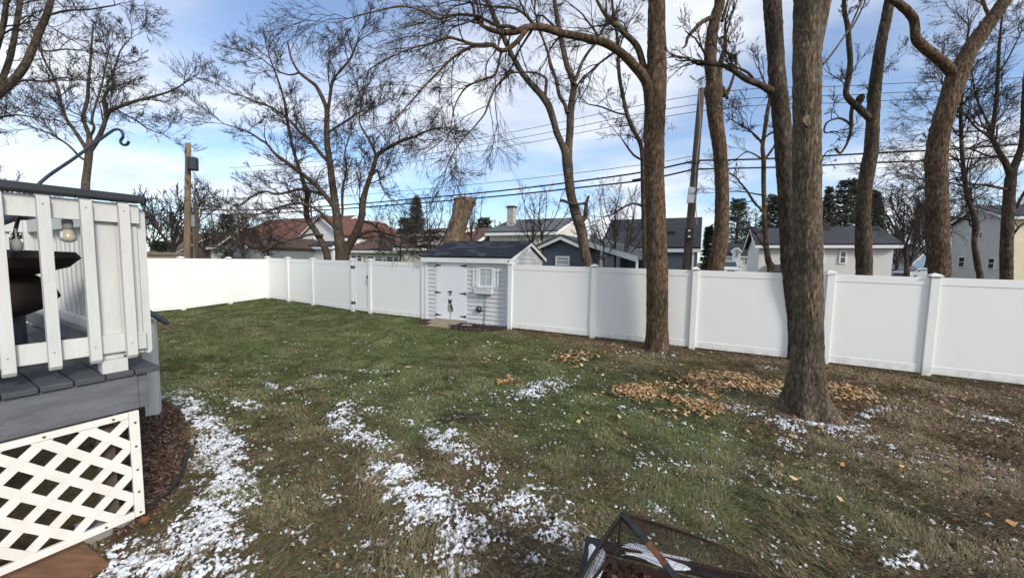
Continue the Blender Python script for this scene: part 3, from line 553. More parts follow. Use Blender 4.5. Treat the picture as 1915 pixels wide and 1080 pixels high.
# ---------------------------------------------------------------- deck
DA = np.array([-2.769, 2.642, 0.0]); DD = np.array([-0.501, -0.866, 0]); DD /= np.linalg.norm(DD)     # DD runs along the face, to the lower left of the picture
DO = np.array([0.866, -0.501, 0]); DO /= np.linalg.norm(DO)                                              # outwards, to the lawn
def DP(s, o, z): return DA + DD * s + DO * o + ZUP * z
def deck():
    e = empty('deck', DA, 'raised deck with white baluster railing, grey boards and white lattice skirt', 'deck')
    LEN, DEP = 3.2, 3.3
    bx = lambda s0, s1, o0, o1, z0, z1, name, m, bev=0.004, par=None: MB().box(DP(s0, o0, z0), DD * (s1 - s0), DO * (o1 - o0), ZUP * (z1 - z0)).build(name, m, e, bevel=bev)
    # lattice panel with its frame
    bx(-0.045, 0.01, -0.03, 0.0, 0.08, 0.885, 'lattice_frame', M['lattice']); bx(0.011, 1.6, -0.028, 0.0, 0.84, 0.885, 'lattice_frame', M['lattice']); bx(0.011, 1.6, -0.028, 0.0, 0.075, 0.125, 'lattice_frame', M['lattice'])
    z0, z1, s0, s1 = 0.127, 0.838, 0.012, 1.6; w = 0.056 * math.sqrt(2); per = 0.2
    def clip(poly, axis_, lim, keep_less):
        out = []
        for i in range(len(poly)):
            a, b = poly[i], poly[(i + 1) % len(poly)]; ia = (a[axis_] <= lim) if keep_less else (a[axis_] >= lim); ib = (b[axis_] <= lim) if keep_less else (b[axis_] >= lim)
            if ia: out.append(a)
            if ia != ib:
                t = (lim - a[axis_]) / (b[axis_] - a[axis_]); out.append((a[0] + (b[0] - a[0]) * t, a[1] + (b[1] - a[1]) * t))
        return out
    for sgn, off in ((1, -0.012), (-1, -0.019)):
        for i in range(-6, 14):
            c = s0 + 0.055 + i * per; H = z1 - z0
            p = [(c, z0), (c + w, z0), (c + w + sgn * H, z1), (c + sgn * H, z1)]
            for ax, lim, kl in ((0, s0, False), (0, s1, True)): p = clip(p, ax, lim, kl) if p else p
            if len(p) < 3: continue
            MB().prism([DP(x, off, z) for x, z in p], DO * 0.0065).build('lattice_slat', M['lattice'], e)
    for s_, z_ in ((-0.02, 0.80), (-0.018, 0.62), (-0.018, 0.44), (-0.018, 0.27), (0.09, 0.863), (0.16, 0.10), (-0.02, 0.11), (0.4, 0.863)):
        sc = MB().tube([DP(s_, 0.0, z_), DP(s_, 0.004, z_)], 0.008, 8).build('screw', M['rust'], e)
    # posts under the deck and concrete pier
    for s_ in (0.06, 1.5): bx(s_, s_ + 0.09, -0.22, -0.13, 0.0, 0.9, 'support_post', M['pole2'])
    bx(0.0, 0.26, -0.30, -0.05, -0.05, 0.075, 'pier_block', M['concrete'], 0.01)
    # rim boards
    bx(-0.05, LEN, -0.055, -0.005, 0.90, 1.155, 'rim_board', M['deck_gray']); bx(-0.105, -0.052, -DEP, -0.012, 0.90, 1.15, 'rim_board', M['deck_gray'])
    bx(-0.02, LEN, -DEP, -DEP + 0.05, 0.9, 1.15, 'rim_board', M['deck_gray'])
    # deck boards run across, ends showing to the lawn
    n = int((LEN + 0.16) / 0.145)
    for i in range(n):
        s = -0.17 + i * 0.145
        bx(s, s + 0.139, -DEP, 0.03 + random.uniform(-0.003, 0.003), 1.158, 1.196, 'deck_board', M['deck_floor'], 0.006)
    # railing
    def rail(p0, along, out, L, nb, first, sp, name_suffix=''):
        q = lambda s, o, z: p0 + along * s + out * o + ZUP * z
        b = lambda s0, s1, o0, o1, z0, z1, name, m: MB().box(q(s0, o0, z0), along * (s1 - s0), out * (o1 - o0), ZUP * (z1 - z0)).build(name, m, e, bevel=0.004)
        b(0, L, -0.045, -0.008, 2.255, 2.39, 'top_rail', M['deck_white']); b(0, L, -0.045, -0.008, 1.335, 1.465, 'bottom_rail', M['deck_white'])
        for i in range(nb):
            s = first + i * sp; w_ = 0.054; m = MB(); t = 0.042
            prof = [(-0.006, 1.305), (t - 0.020, 1.285), (t, 1.31), (t, 2.37), (t - 0.03, 2.402), (-0.006, 2.402)]
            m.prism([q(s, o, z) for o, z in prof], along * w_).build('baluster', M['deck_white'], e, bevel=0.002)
            for z in (2.335, 1.40):
                MB().tube([q(s + w_ * 0.55, t - 0.002, z), q(s + w_ * 0.55, t + 0.0015, z)], 0.004, 6).build('nail_head', M['rust'], e)
    rail(DP(-0.115, -0.01, 0), DD, DO, LEN, 17, 0.062, 0.179)
    rail(DP(-0.07, -0.16, 0), -DO, -DD, DEP - 0.2, 19, 0.05, 0.158)
    bx(0.02, 0.045, -DEP + 0.2, -0.75, 1.26, 1.40, 'kick_board', M['deck_gray'])
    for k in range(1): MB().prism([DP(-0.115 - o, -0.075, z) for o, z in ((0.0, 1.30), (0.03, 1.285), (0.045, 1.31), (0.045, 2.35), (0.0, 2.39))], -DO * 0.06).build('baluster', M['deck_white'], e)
    # far railing on the opposite edge
    rail(DP(-0.115, -DEP + 0.06, 0), DD, -DO, LEN, 20, 0.05, 0.158)
    # corner post, block and cap rail
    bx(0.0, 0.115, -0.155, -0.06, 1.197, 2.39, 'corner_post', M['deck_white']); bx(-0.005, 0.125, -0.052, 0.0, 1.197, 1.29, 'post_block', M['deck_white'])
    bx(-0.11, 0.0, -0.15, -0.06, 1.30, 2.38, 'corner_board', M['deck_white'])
    bx(-0.135, LEN, -0.125, 0.045, 2.406, 2.455, 'cap_rail', M['deck_cap'], 0.008); bx(-0.13, LEN, -DEP, -DEP + 0.14, 2.406, 2.45, 'cap_rail', M['deck_cap'], 0.008)
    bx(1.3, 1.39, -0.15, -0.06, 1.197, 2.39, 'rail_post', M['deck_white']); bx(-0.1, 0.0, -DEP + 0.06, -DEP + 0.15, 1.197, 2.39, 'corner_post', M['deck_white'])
    return e
DECK = deck()
def deck_things():
    # newel of the deck stairs with its sloping handrail
    n = empty('stair_newel', G(288, 779), 'white square newel post with sloping dark handrail behind the deck corner', 'post')
    b = ORIG[n.name]; w = 0.125; a1 = np.array([0.866, 0.5, 0]); a2 = np.array([-0.5, 0.866, 0])
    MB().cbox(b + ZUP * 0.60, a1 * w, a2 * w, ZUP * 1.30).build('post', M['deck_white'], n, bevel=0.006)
    h0 = at(266, 578, 4.42); h1 = at(314, 607, 4.42); d = h1 - h0
    MB().box(h0 - a2 * 0.07, d, a2 * 0.14, ZUP * 0.035).build('handrail', M['deck_cap'], n, bevel=0.005)
    # shepherd's hook leaning over the railing
    hk = empty('shepherd_hook', DP(0.30, -0.20, 1.2), 'dark iron shepherd hook leaning out above the deck railing', 'hook')
    Y0, Y1 = 2.52, 3.25
    pts = [at(24, 480, 2.44), at(34, 410, 2.46), at(72, 345, 2.52), at(140, 295, 2.72), at(205, 248, 2.95), at(214, 243, 3.0), at(222, 242, 3.02), at(229, 248, 3.03), at(230, 256, 3.03), at(226, 262, 3.03), at(226, 267, 3.03), at(231, 271, 3.03), at(238, 270, 3.03), at(241, 264, 3.03)]
    MB().tube(spline(pts, 70), 0.0095, 10).build('rod', M['hook_iron'], hk, smooth=True)
    # string of bulbs under the top rail
    st = empty('string_light', DP(0.42, -0.25, 2.1), 'clear filament bulb of a string light hanging inside the deck railing', 'light')
    bp_ = at(127, 432, 2.50); 
    MB().tube(spline([bp_ + [-0.5, -0.2, 0.19], bp_ + [-0.2, -0.08, 0.175], bp_ + [0, 0, 0.165], bp_ + [0.12, 0.10, 0.185]], 20), 0.004, 6).build('cord', M['socket'], st, smooth=True)
    def lathe(prof, c, S=16):
        V = []; K = len(prof)
        for r, z in prof: V += [c + [r * math.cos(a), r * math.sin(a), z] for a in np.arange(S) * 2 * math.pi / S]
        return MB().add(V, [(k * S + j, k * S + (j + 1) % S, (k + 1) * S + (j + 1) % S, (k + 1) * S + j) for k in range(K - 1) for j in range(S)] + [tuple(range(S))[::-1], tuple(range((K - 1) * S, K * S))])
    lathe([(0.004, 0.165), (0.004, 0.09), (0.02, 0.085), (0.026, 0.065), (0.025, 0.02), (0.022, 0.012)], bp_).build('socket', M['socket'], st, smooth=True)
    lathe([(0.020, 0.012), (0.027, -0.01), (0.037, -0.035), (0.038, -0.05), (0.030, -0.066), (0.010, -0.074)], bp_).build('bulb', M['bulb'], st, smooth=True)
    MB().cbox(bp_ + [0.0, -0.037, -0.025], (0.012, 0, 0), (0, 0.004, 0), (0, 0, 0.04)).build('filament', M['white_trim'], st)
    bp2 = at(32, 540 - 76, 2.30)
    st2 = empty('string_light', bp2, 'grey light bulb beside the dark covered grill inside the railing', 'light')
    lathe([(0.004, 0.12), (0.004, 0.06), (0.018, 0.05), (0.026, 0.03), (0.024, -0.005), (0.008, -0.02)], bp2).build('bulb', M['socket'], st2, smooth=True)
    # covered grill on the deck
    c = at(-28, 650, 2.62); c[2] = 1.197
    gr = empty('covered_grill', c, 'dark covered grill with a wide side shelf standing on the deck', 'grill')
    Vx = []; S = 28
    prof = [(0.17, 0.0), (0.18, 0.30), (0.20, 0.37), (0.30, 0.42), (0.36, 0.50), (0.33, 0.60), (0.24, 0.67)]
    for r, z in prof[2:]:
        for a in np.arange(S) * 2 * math.pi / S: Vx.append(c + [r * math.cos(a) * (1 + 0.05 * math.sin(5 * a + z * 8)), r * math.sin(a), z + 0.012 * math.sin(3 * a)])
    K = len(prof) - 2
    MB().add(Vx, [(k * S + j, k * S + (j + 1) % S, (k + 1) * S + (j + 1) % S, (k + 1) * S + j) for k in range(K - 1) for j in range(S)] + [tuple(range(S))[::-1], tuple(range((K - 1) * S, K * S))]).build('cover_belly', M['cover'], gr, smooth=True)
    Vx = []
    for r, z in ((0.25, 0.665), (0.46, 0.73), (0.53, 0.80), (0.50, 0.845), (0.2, 0.855)):
        for a in np.arange(S) * 2 * math.pi / S: Vx.append(c + [r * math.cos(a), r * math.sin(a) * 0.85, z])
    MB().add(Vx, [(k * S + j, k * S + (j + 1) % S, (k + 1) * S + (j + 1) % S, (k + 1) * S + j) for k in range(4) for j in range(S)] + [tuple(range(S))[::-1], tuple(range(4 * S, 5 * S))]).build('cover_brim', M['cover'], gr)
    MB().tube([c, c + [0, 0, 0.44]], [0.19, 0.19], 16).build('pedestal', M['dark_metal'], gr)
    MB().tube([c + [0.1, -0.2, 0.9], c + [0.16, 0.10, 1.1], c + [0.25, 0.22, 1.14]], [0.03, 0.035, 0.012], 10).build('lifting_arm', M['dark_metal'], gr)
    # plank and concrete at the foot of the lattice
    p = [G(0, 1085), G(60, 1052), G(148, 1016), G(206, 1062), G(150, 1100), G(20, 1150)]
    bd = MB().prism([q + ZUP * 0.02 for q in (G(-30, 1100), G(146, 1018), G(204, 1064), G(60, 1150))], ZUP * 0.035).build('brown_plank', M['brown_board'], None, bevel=0.004); tag(bd, 'brown stained board lying on the ground below the lattice', 'board')
    sb = MB().prism([q - ZUP * 0.03 for q in (G(205, 1066), G(255, 1105), G(160, 1160), G(100, 1130))], ZUP * 0.045).build('concrete_slab', M['concrete'], None, bevel=0.006); tag(sb, 'pale concrete slab beside the brown board at the frame edge', 'slab')
    hs = spline([G(352, 852) + [0, 0, .045], G(340, 892) + [0, 0, .045], G(318, 928) + [0, 0, .05], G(285, 952) + [0, 0, .05], G(256, 966) + [0, 0, .05], G(225, 985) + [0, 0, .05]], 40)
    tag(MB().tube(hs, 0.015, 8).build('garden_edging', M['black_iron'], None, smooth=True), 'black plastic edging tube curving round the mulch beside the lattice', 'edging')
    lf = G(288, 985)
deck_things()

# ---------------------------------------------------------------- fire pit
def fire_pit():
    apex = np.array([0.580, 1.80, 0.765]); c = np.array([0.76, 1.583, 0.0])
    e = empty('fire_pit', c, 'rusty square fire pit with domed black mesh screen and snowy rim', 'fire pit')
    a = math.radians(-18); ux = np.array([math.cos(a), math.sin(a), 0]); uy = np.array([-math.sin(a), math.cos(a), 0])
    L = lambda x, y, z: c + ux * x + uy * y + ZUP * z
    R = 0.40; zr = 0.36
    for sx, sy in ((1, 1), (1, -1), (-1, 1), (-1, -1)):
        MB().tube([L(sx * R * 0.98, sy * R * 0.98, 0), L(sx * R * 0.98, sy * R * 0.98, zr)], 0.022, 6).build('leg', M['rust_iron'], e)
    for k in range(4):
        d1, d2 = ((ux, uy), (uy, -ux), (-ux, -uy), (-uy, ux))[k]
        q = c + d2 * R - d1 * (R + 0.045) + ZUP * zr
        MB().box(q - d2 * 0.035, d1 * (2 * R + 0.0), d2 * 0.08, ZUP * 0.022).build('rim', M['black_iron'], e, bevel=0.004)
        m = MB(); i0 = c + d2 * (R - 0.05); m.add([i0 - d1 * (R - 0.05) + ZUP * zr, i0 + d1 * (R - 0.05) + ZUP * zr, c + d2 * 0.22 + d1 * 0.22 + ZUP * 0.12, c + d2 * 0.22 - d1 * 0.22 + ZUP * 0.12], [(0, 1, 2, 3)]); m.build('bowl_side', M['rust_iron'], e)
    MB().box(L(-0.22, -0.22, 0.11), ux * 0.44, uy * 0.44, ZUP * 0.012).build('bowl_floor', M['rust_iron'], e)
    # snow on the rim
    for (x0, y0, x1, y1) in ((-R - 0.035, -R, -R + 0.06, R * 0.95), (-R * 0.6, R - 0.04, R * 0.3, R + 0.05)):
        V = []; nx_, ny_ = 10, 24
        for i in range(nx_ + 1):
            for j in range(ny_ + 1):
                u, v = i / nx_, j / ny_; edge = min(u, 1 - u, v * 4, (1 - v) * 4, 0.5) * 2
                h = 0.03 * edge ** 0.5 * (0.6 + 0.8 * float(vnoise(np.array([[u * 3, v * 9, x0]]))[0]))
                V.append(L(x0 + (x1 - x0) * u + 0.02 * math.sin(v * 9), y0 + (y1 - y0) * v + 0.015 * math.sin(u * 7), zr + 0.018 + h))
        MB().add(V, [(i * (ny_ + 1) + j, (i + 1) * (ny_ + 1) + j, (i + 1) * (ny_ + 1) + j + 1, i * (ny_ + 1) + j + 1) for i in range(nx_) for j in range(ny_)]).build('rim_snow', M['snow'], e, smooth=True)
    # domed screen
    zb = zr + 0.035; zt = apex[2]; tc_ = apex
    corners = [np.array([0.64, 2.03, zb]), np.array([1.46, 1.80, zb]), np.array([0.96, 1.22, zb]), np.array([0.27, 1.62, zb])]
    def curve(cn, n=18, b=0.26):
        t = np.linspace(0, 1, n)[:, None]; mid = tc_ * 0.35 + cn * 0.65 + ZUP * b * (zt - zb)
        return (1 - t) ** 2 * tc_ + 2 * t * (1 - t) * mid + t * t * cn
    arcs = [curve(q) for q in corners]
    def strap(pts, w, name, m, th=0.004, lift=0.003):
        pts = np.array(pts); T = np.gradient(pts, axis=0); T /= np.linalg.norm(T, axis=1, keepdims=True)
        S = np.cross(T, pts - (c + ZUP * 0.1)); S /= np.linalg.norm(S, axis=1, keepdims=True); Nn = np.cross(S, T)
        Nn *= np.sign((Nn * (pts - (c + ZUP * 0.1))).sum(1))[:, None]
        V = []; n = len(pts)
        for i in range(n):
            for sx, sz in ((-1, 0), (1, 0), (1, 1), (-1, 1)): V.append(pts[i] + S[i] * sx * w / 2 + Nn[i] * (lift + sz * th))
        Fc = [(i * 4 + j, i * 4 + (j + 1) % 4, (i + 1) * 4 + (j + 1) % 4, (i + 1) * 4 + j) for i in range(n - 1) for j in range(4)] + [(0, 1, 2, 3), tuple((n - 1) * 4 + j for j in (3, 2, 1, 0))]
        return MB().add(V, Fc).build(name, m, e)
    for k, ar in enumerate(arcs): strap(ar, (0.012, 0.030, 0.036, 0.016)[k], 'strap', M['black_iron'] if k in (0, 2, 3) else M['rust_iron'])
    strap(arcs[2][3:6], 0.038, 'rust_patch', M['rust_orange'], lift=0.0045)
    for k in range(4):
        q0, q1 = corners[k], corners[(k + 1) % 4]; MB().tube([q0, q1], 0.009, 6).build('screen_rim', M['rust_iron'], e)
    # wire mesh between the straps
    wires = MB(); P_all = []; 
    segs = []
    for k in range(4):
        A_, B_ = curve(corners[k], 26), curve(corners[(k + 1) % 4], 26)
        m = 27
        grid = np.array([[A_[i] * (1 - j / m) + B_[i] * (j / m) for j in range(m + 1)] for i in range(26)])
        bow = np.sin(np.linspace(0, math.pi, m + 1))[None, :, None] * np.linspace(0, 1, 26)[:, None, None] * 0.03
        outv = (q_out := (corners[k] + corners[(k + 1) % 4]) / 2 - tc_); outv = outv * [1, 1, 0]; outv = outv / np.linalg.norm(outv)
        grid = grid + bow * outv * 0.5
        fine = np.array([[np.interp(np.linspace(0, 25, 28), np.arange(26), grid[:, j, d]) for d in range(3)] for j in range(m + 1)]).transpose(2, 0, 1)
        V1, F1 = tube_np(fine, np.full(fine.shape[:2], 0.0010), 3)
        V2, F2 = tube_np(fine.transpose(1, 0, 2), np.full((m + 1, 28), 0.0010), 3)
        np_mesh('mesh_screen', np.vstack([V1, V2]), [np.vstack([F1, F2 + len(V1)])], M['rust_iron'], e)['kind'] = 'stuff'
    # charred logs and rust red leaves inside
    logs = [((-0.25, 0.1, 0.30), (0.15, 0.2, 0.36), 0.04), ((0.2, 0.2, 0.28), (0.02, -0.15, 0.36), 0.035), ((-0.1, -0.2, 0.27), (0.22, -0.05, 0.33), 0.045), ((-0.28, -0.12, 0.3), (-0.05, 0.18, 0.38), 0.022), ((-0.3, 0.25, 0.33), (0.3, 0.05, 0.30), 0.016)]
    for p0, p1, r, lb_ in [(*q_, w_) for q_, w_ in zip(logs, ('thick charred stick across the far side of the fire pit', 'charred stick on the right of the fire pit pointing at the house', 'thickest charred log at the near side of the fire pit', 'thin charred stick on the left of the fire pit', 'thinnest and longest charred stick lying across the fire pit'))]:
        p0, p1 = np.array(p0), np.array(p1); pts = spline([L(*p0), L(*((p0 + p1) / 2 + [0.02, -0.01, 0.01])), L(*p1)], 8)
        o = MB().tube(pts, r * (1 + 0.15 * np.sin(np.arange(8) * 2.1)), 9).build('fire_log', M['ash_wood'], None, smooth=False)
        tag(o, lb_, 'log', 'charred sticks in the fire pit')
    n = 800; x = rng.uniform(-0.33, 0.33, n); y = rng.uniform(-0.33, 0.33, n); P3 = c + np.outer(x, ux) + np.outer(y, uy)
    chips('pit_leaves', P3[:, 0], P3[:, 1], 0.27 + rng.uniform(0, 0.11, n), 0.055, pal(n, [(0.11, 0.034, 0.018), (0.07, 0.025, 0.016), (0.15, 0.075, 0.04), (0.03, 0.02, 0.015), (0.02, 0.015, 0.012)]), 'rust red dead leaves heaped under the fire pit mesh', 'leaves', 0.7, tilt=0.6, bend=0.15)
fire_pit()

# ---------------------------------------------------------------- bare trees
def unit(v): return v / (np.linalg.norm(v, axis=-1, keepdims=True) + 1e-9)
def grow(S, Dr, L, R, K, rg, curl=0.25, up=0.0, end=0.3):
    """all branches of one level at once: wandering centre lines"""
    n = len(S); P = np.empty((n, K + 1, 3)); P[:, 0] = S; d = unit(Dr)
    for k in range(K):
        d = unit(d + rg.normal(0, curl, (n, 3)) + np.array([0, 0, up])); P[:, k + 1] = P[:, k] + d * (L / K)[:, None]
    t = np.linspace(0, 1, K + 1)[None]; return P, R[:, None] * (1 - (1 - end) * t)
def sprout(P, R, n, rg, t0=0.25, amin=0.5, amax=1.1, lr=(0.35, 0.65), Lpar=None, rr=0.55, up=0.0):
    """n children on each parent branch"""
    N, K1, _ = P.shape; t = rg.uniform(t0, 1.0, (N, n)) * (K1 - 1); i = np.minimum(t.astype(int), K1 - 2); f = (t - i)[..., None]
    r = np.arange(N)[:, None]; S = P[r, i] * (1 - f) + P[r, i + 1] * f; T = unit(P[r, i + 1] - P[r, i])
    rd = unit(rg.normal(0, 1, (N, n, 3))); side = unit(rd - (rd * T).sum(-1, keepdims=True) * T)
    a = rg.uniform(amin, amax, (N, n, 1)); D = np.cos(a) * T + np.sin(a) * side + np.array([0, 0, up])
    Lp = Lpar if Lpar is not None else np.linalg.norm(np.diff(P, axis=1), axis=2).sum(1)
    L = Lp[:, None] * rg.uniform(*lr, (N, n)) * (1.15 - 0.6 * t / (K1 - 1))
    Rr = (R[r, i] * (1 - f[..., 0]) + R[r, i + 1] * f[..., 0]) * rr
    return S.reshape(-1, 3), D.reshape(-1, 3), L.ravel(), Rr.ravel()
def bark_tube(pts, rad, S, step, rg, ridge=0.0, flare=0.0, gnarl=0.06):
    n = max(6, int(np.linalg.norm(np.diff(pts, axis=0), axis=1).sum() / step)); P = spline(np.hstack([pts, rad[:, None]]), n); r = np.maximum(P[:, 3], 0.002); P = P[:, :3]
    V, q = tube_np(P[None], r[None], S); V = V.reshape(n, S, 3); C_ = P[:, None, :]; rel = V - C_; dirs = unit(rel)
    off = (fbm(V * np.array([2.2, 2.2, 1.1]), 3) - 0.5) * 2 * gnarl * r[:, None]
    if ridge:
        w = V + 0.05 * (fbm(V * 6, 2)[..., None] - 0.5)
        off = off + ridge * (np.abs(fbm(w * np.array([26, 26, 6.5]), 3) - 0.5) * 5 - 0.5)
    if flare:
        h = P[:, 2] - P[0, 2]; ang = np.arctan2(dirs[..., 1], dirs[..., 0])
        off = off + flare * np.exp(-np.maximum(h, 0) / 0.24)[:, None] * (0.55 + 0.35 * np.sin(ang * 5 + 1.3) + 0.25 * np.sin(ang * 3))
    V = V + dirs * off[..., None]; return V.reshape(-1, 3), q
def px_limb(px, Y, dY=0.0, curveY=0.0):
    m = len(px); t = np.linspace(0, 1, m); yy = Y + dY * t + curveY * np.sin(t * math.pi)
    P = np.array([at(x, y, yy[i]) for i, (x, y, w) in enumerate(px)]); R = np.array([0.5 * w * yy[i] / F * math.cos(math.atan((x - CX) / F)) for i, (x, y, w) in enumerate(px)]); return P, R
def bare_tree(name, label, limbs, Y, bark='bark_mid', twig='twig', group=None, base=None, S=20, step=0.10, ridge=0.0, flare=0.0, lv=(6, 5, 4, 3), spawn=1.6, L1=(0.9, 1.8), up=0.06, seed=1, twr=0.0055, curl=0.17, keep=None, t0=0.3, no_spawn=(0,), gnarl=0.06, amax=1.1, minr=0.004):
    """limbs: [(pixel polyline with widths, depth drift, depth bow)], the first one is the trunk; branches and twigs are grown from them in 3D"""
    rg = np.random.default_rng(seed); B0 = base if base is not None else at(limbs[0][0][0][0], limbs[0][0][0][1], Y)
    g0 = np.array([B0[0], B0[1], float(gz(B0[0], B0[1]))]); e = empty(name, g0, label, 'tree', group)
    VT = []; QT = []; nv = 0; LP = []
    for li, lb in enumerate(limbs):
        P, R = px_limb(lb[0], Y + (lb[3] if len(lb) > 3 else 0), lb[1] if len(lb) > 1 else 0.0, lb[2] if len(lb) > 2 else 0.0)
        if li == 0 and P[0, 2] > g0[2] + 0.05: P = np.vstack([g0 - [0, 0, 0.05], P]); R = np.concatenate([R[:1] * 1.15, R])
        s_ = S if li == 0 else max(7, int(S * 0.5)); V, q = bark_tube(P, R, s_, step if li == 0 else step * 1.3, rg, ridge if li == 0 else ridge * 0.4, flare if li == 0 else 0, gnarl)
        if li == 0: np_mesh('trunk', V, [q], M[bark], e, smooth=True)
        else: np_mesh('limb', V, [q], M[bark], e, smooth=True)
        n = 13; A = spline(np.hstack([P, R[:, None]]), n); LP.append((A[:, :3], np.maximum(A[:, 3], 0.004), li))
    # first order from the traced limbs
    VV = []; QQ = []; nv = 0
    ls = [(P, R) for P, R, li in LP if li not in no_spawn]
    if ls and spawn > 0:
        S1 = []; D1 = []; L1_ = []; R1 = []
        for P, R in ls:
            ln = np.linalg.norm(np.diff(P, axis=0), axis=1).sum(); k = max(2, int(ln * spawn)); s, d, l, r = sprout(P[None], R[None], k, rg, t0, 0.4, amax, L1, np.ones(1) * 1.0, 0.5, up)
            S1.append(s); D1.append(d); L1_.append(l); R1.append(np.minimum(r, 0.014 * l + 0.006))
            T = unit(P[-1] - P[-2])[None].repeat(3, 0); S1.append(P[-1:].repeat(3, 0)); D1.append(T + rg.normal(0, 0.3, (3, 3))); L1_.append(np.full(3, np.mean(L1))); R1.append(np.full(3, R[-1] * 0.7))
        S1, D1, L1_, R1 = np.vstack(S1), np.vstack(D1), np.concatenate(L1_), np.concatenate(R1)
        cur = (S1, D1, L1_, R1)
        Ks = (7, 5, 3, 2); Ss = (5, 3, 3, 3)
        for k, nch in enumerate(tuple(lv) + (0,)):
            if len(cur[0]) == 0: break
            P, R = grow(cur[0], cur[1], cur[2], np.maximum(cur[3], twr), Ks[min(k, 3)], rg, curl * (1.0, 0.8, 0.65, 0.55)[min(k, 3)], up * 0.6); R = np.maximum(R, twr * 0.6)
            if keep is not None:
                ok = keep(P[:, -1]); P, R = P[ok], R[ok]
                if len(P) == 0: break
            V, q = tube_np(P, R, Ss[min(k, 3)]); VV.append(V); QQ.append(q + nv); nv += len(V)
            if nch: cur = sprout(P, R, nch, rg, 0.12, 0.28, 0.80, (0.42, 0.78), None, 0.62, up * 0.5)
            else: break
    if VV: tag(np_mesh('twigs', np.vstack(VV), [np.vstack(QQ)], M[twig], e), kind='stuff')
    return e
def wood_part(e, name, px, Y, dY, m, S=10, step=0.06, ridge=0.0):
    P, R = px_limb(px, Y, dY); V, q = bark_tube(P, R, S, step, rng, ridge); return np_mesh(name, V, [q], m, e, smooth=True)

# the nearest trunk
Y1 = float(G(1512, 772)[1])
bare_tree('tree', 'thick furrowed tree trunk standing nearest in the lawn ringed by snow and leaves', [
    ([(1512, 778, 72), (1510, 720, 70), (1511, 640, 62), (1511, 520, 57), (1510, 400, 55), (1509, 250, 53), (1509, 100, 53), (1511, 0, 53), (1513, -140, 50), (1513, -380, 42)],),
    ([(1522, 90, 30), (1535, 20, 34), (1548, -60, 32), (1575, -250, 26), (1600, -420, 20)], 0.3),
    ([(1513, -250, 30), (1460, -420, 20), (1390, -560, 12)], -0.5), ([(1513, -380, 30), (1530, -560, 22), (1545, -760, 12)], 0.3),
    ([(1540, 120, 4), (1560, 95, 4), (1590, 50, 3.5), (1612, 0, 3), (1640, -60, 2)], 0.5)],
    Y1, 'bark_near', S=120, step=0.026, ridge=0.0085, flare=0.29, lv=(4, 4, 3), spawn=1.2, L1=(0.6, 1.3), seed=11, base=G(1512, 772), gnarl=0.03)
# scar on it
def scar():
    c = at(1509, 226, Y1 - 0.215); e = bpy.data.objects['tree']
    V = []; S = 14
    for r, o in ((1.0, 0.03), (0.85, -0.012), (0.5, -0.004), (0.05, 0.004)):
        for a in np.arange(S) * 2 * math.pi / S: V.append(c + [0.058 * r * math.cos(a), o + 0.004 * math.sin(3 * a), 0.075 * r * math.sin(a) + 0.012 * math.sin(2 * a)])
    MB().add(V, [(k * S + j, k * S + (j + 1) % S, (k + 1) * S + (j + 1) % S, (k + 1) * S + j) for k in range(3) for j in range(S)] + [tuple(range(3 * S, 4 * S))]).build('branch_scar', M['bark_pale'], e)
scar()
Y2 = float(G(1482, 672)[1])
bare_tree('tree', 'dark leaning tree trunk half hidden behind the nearest trunk', [
    ([(1492, 668, 58), (1490, 600, 48), (1482, 500, 45), (1476, 400, 40), (1470, 330, 37), (1464, 250, 34), (1454, 150, 32), (1448, 60, 33), (1444, 0, 33), (1436, -150, 34), (1425, -350, 26)],),
    ([(1446, 172, 16), (1420, 158, 12), (1395, 148, 11), (1372, 132, 10), (1350, 122, 8), (1326, 119, 9)], -0.6),
    ([(1412, 155, 5), (1405, 142, 5), (1392, 132, 5), (1372, 124, 4)], -0.4), ([(1436, -150, 18), (1400, -260, 12), (1350, -380, 8)], 0.4), ([(1425, -350, 18), (1440, -480, 12), (1460, -620, 6)], 0.3),
    ([(1466, 240, 6), (1440, 250, 4), (1420, 262, 3), (1400, 240, 2)], 0.5)],
    Y2, 'bark_dark', S=64, step=0.05, ridge=0.010, flare=0.06, lv=(5, 4, 3), spawn=1.2, L1=(0.5, 1.1), seed=12, base=G(1482, 672))
Y3 = float(G(1228, 653)[1])
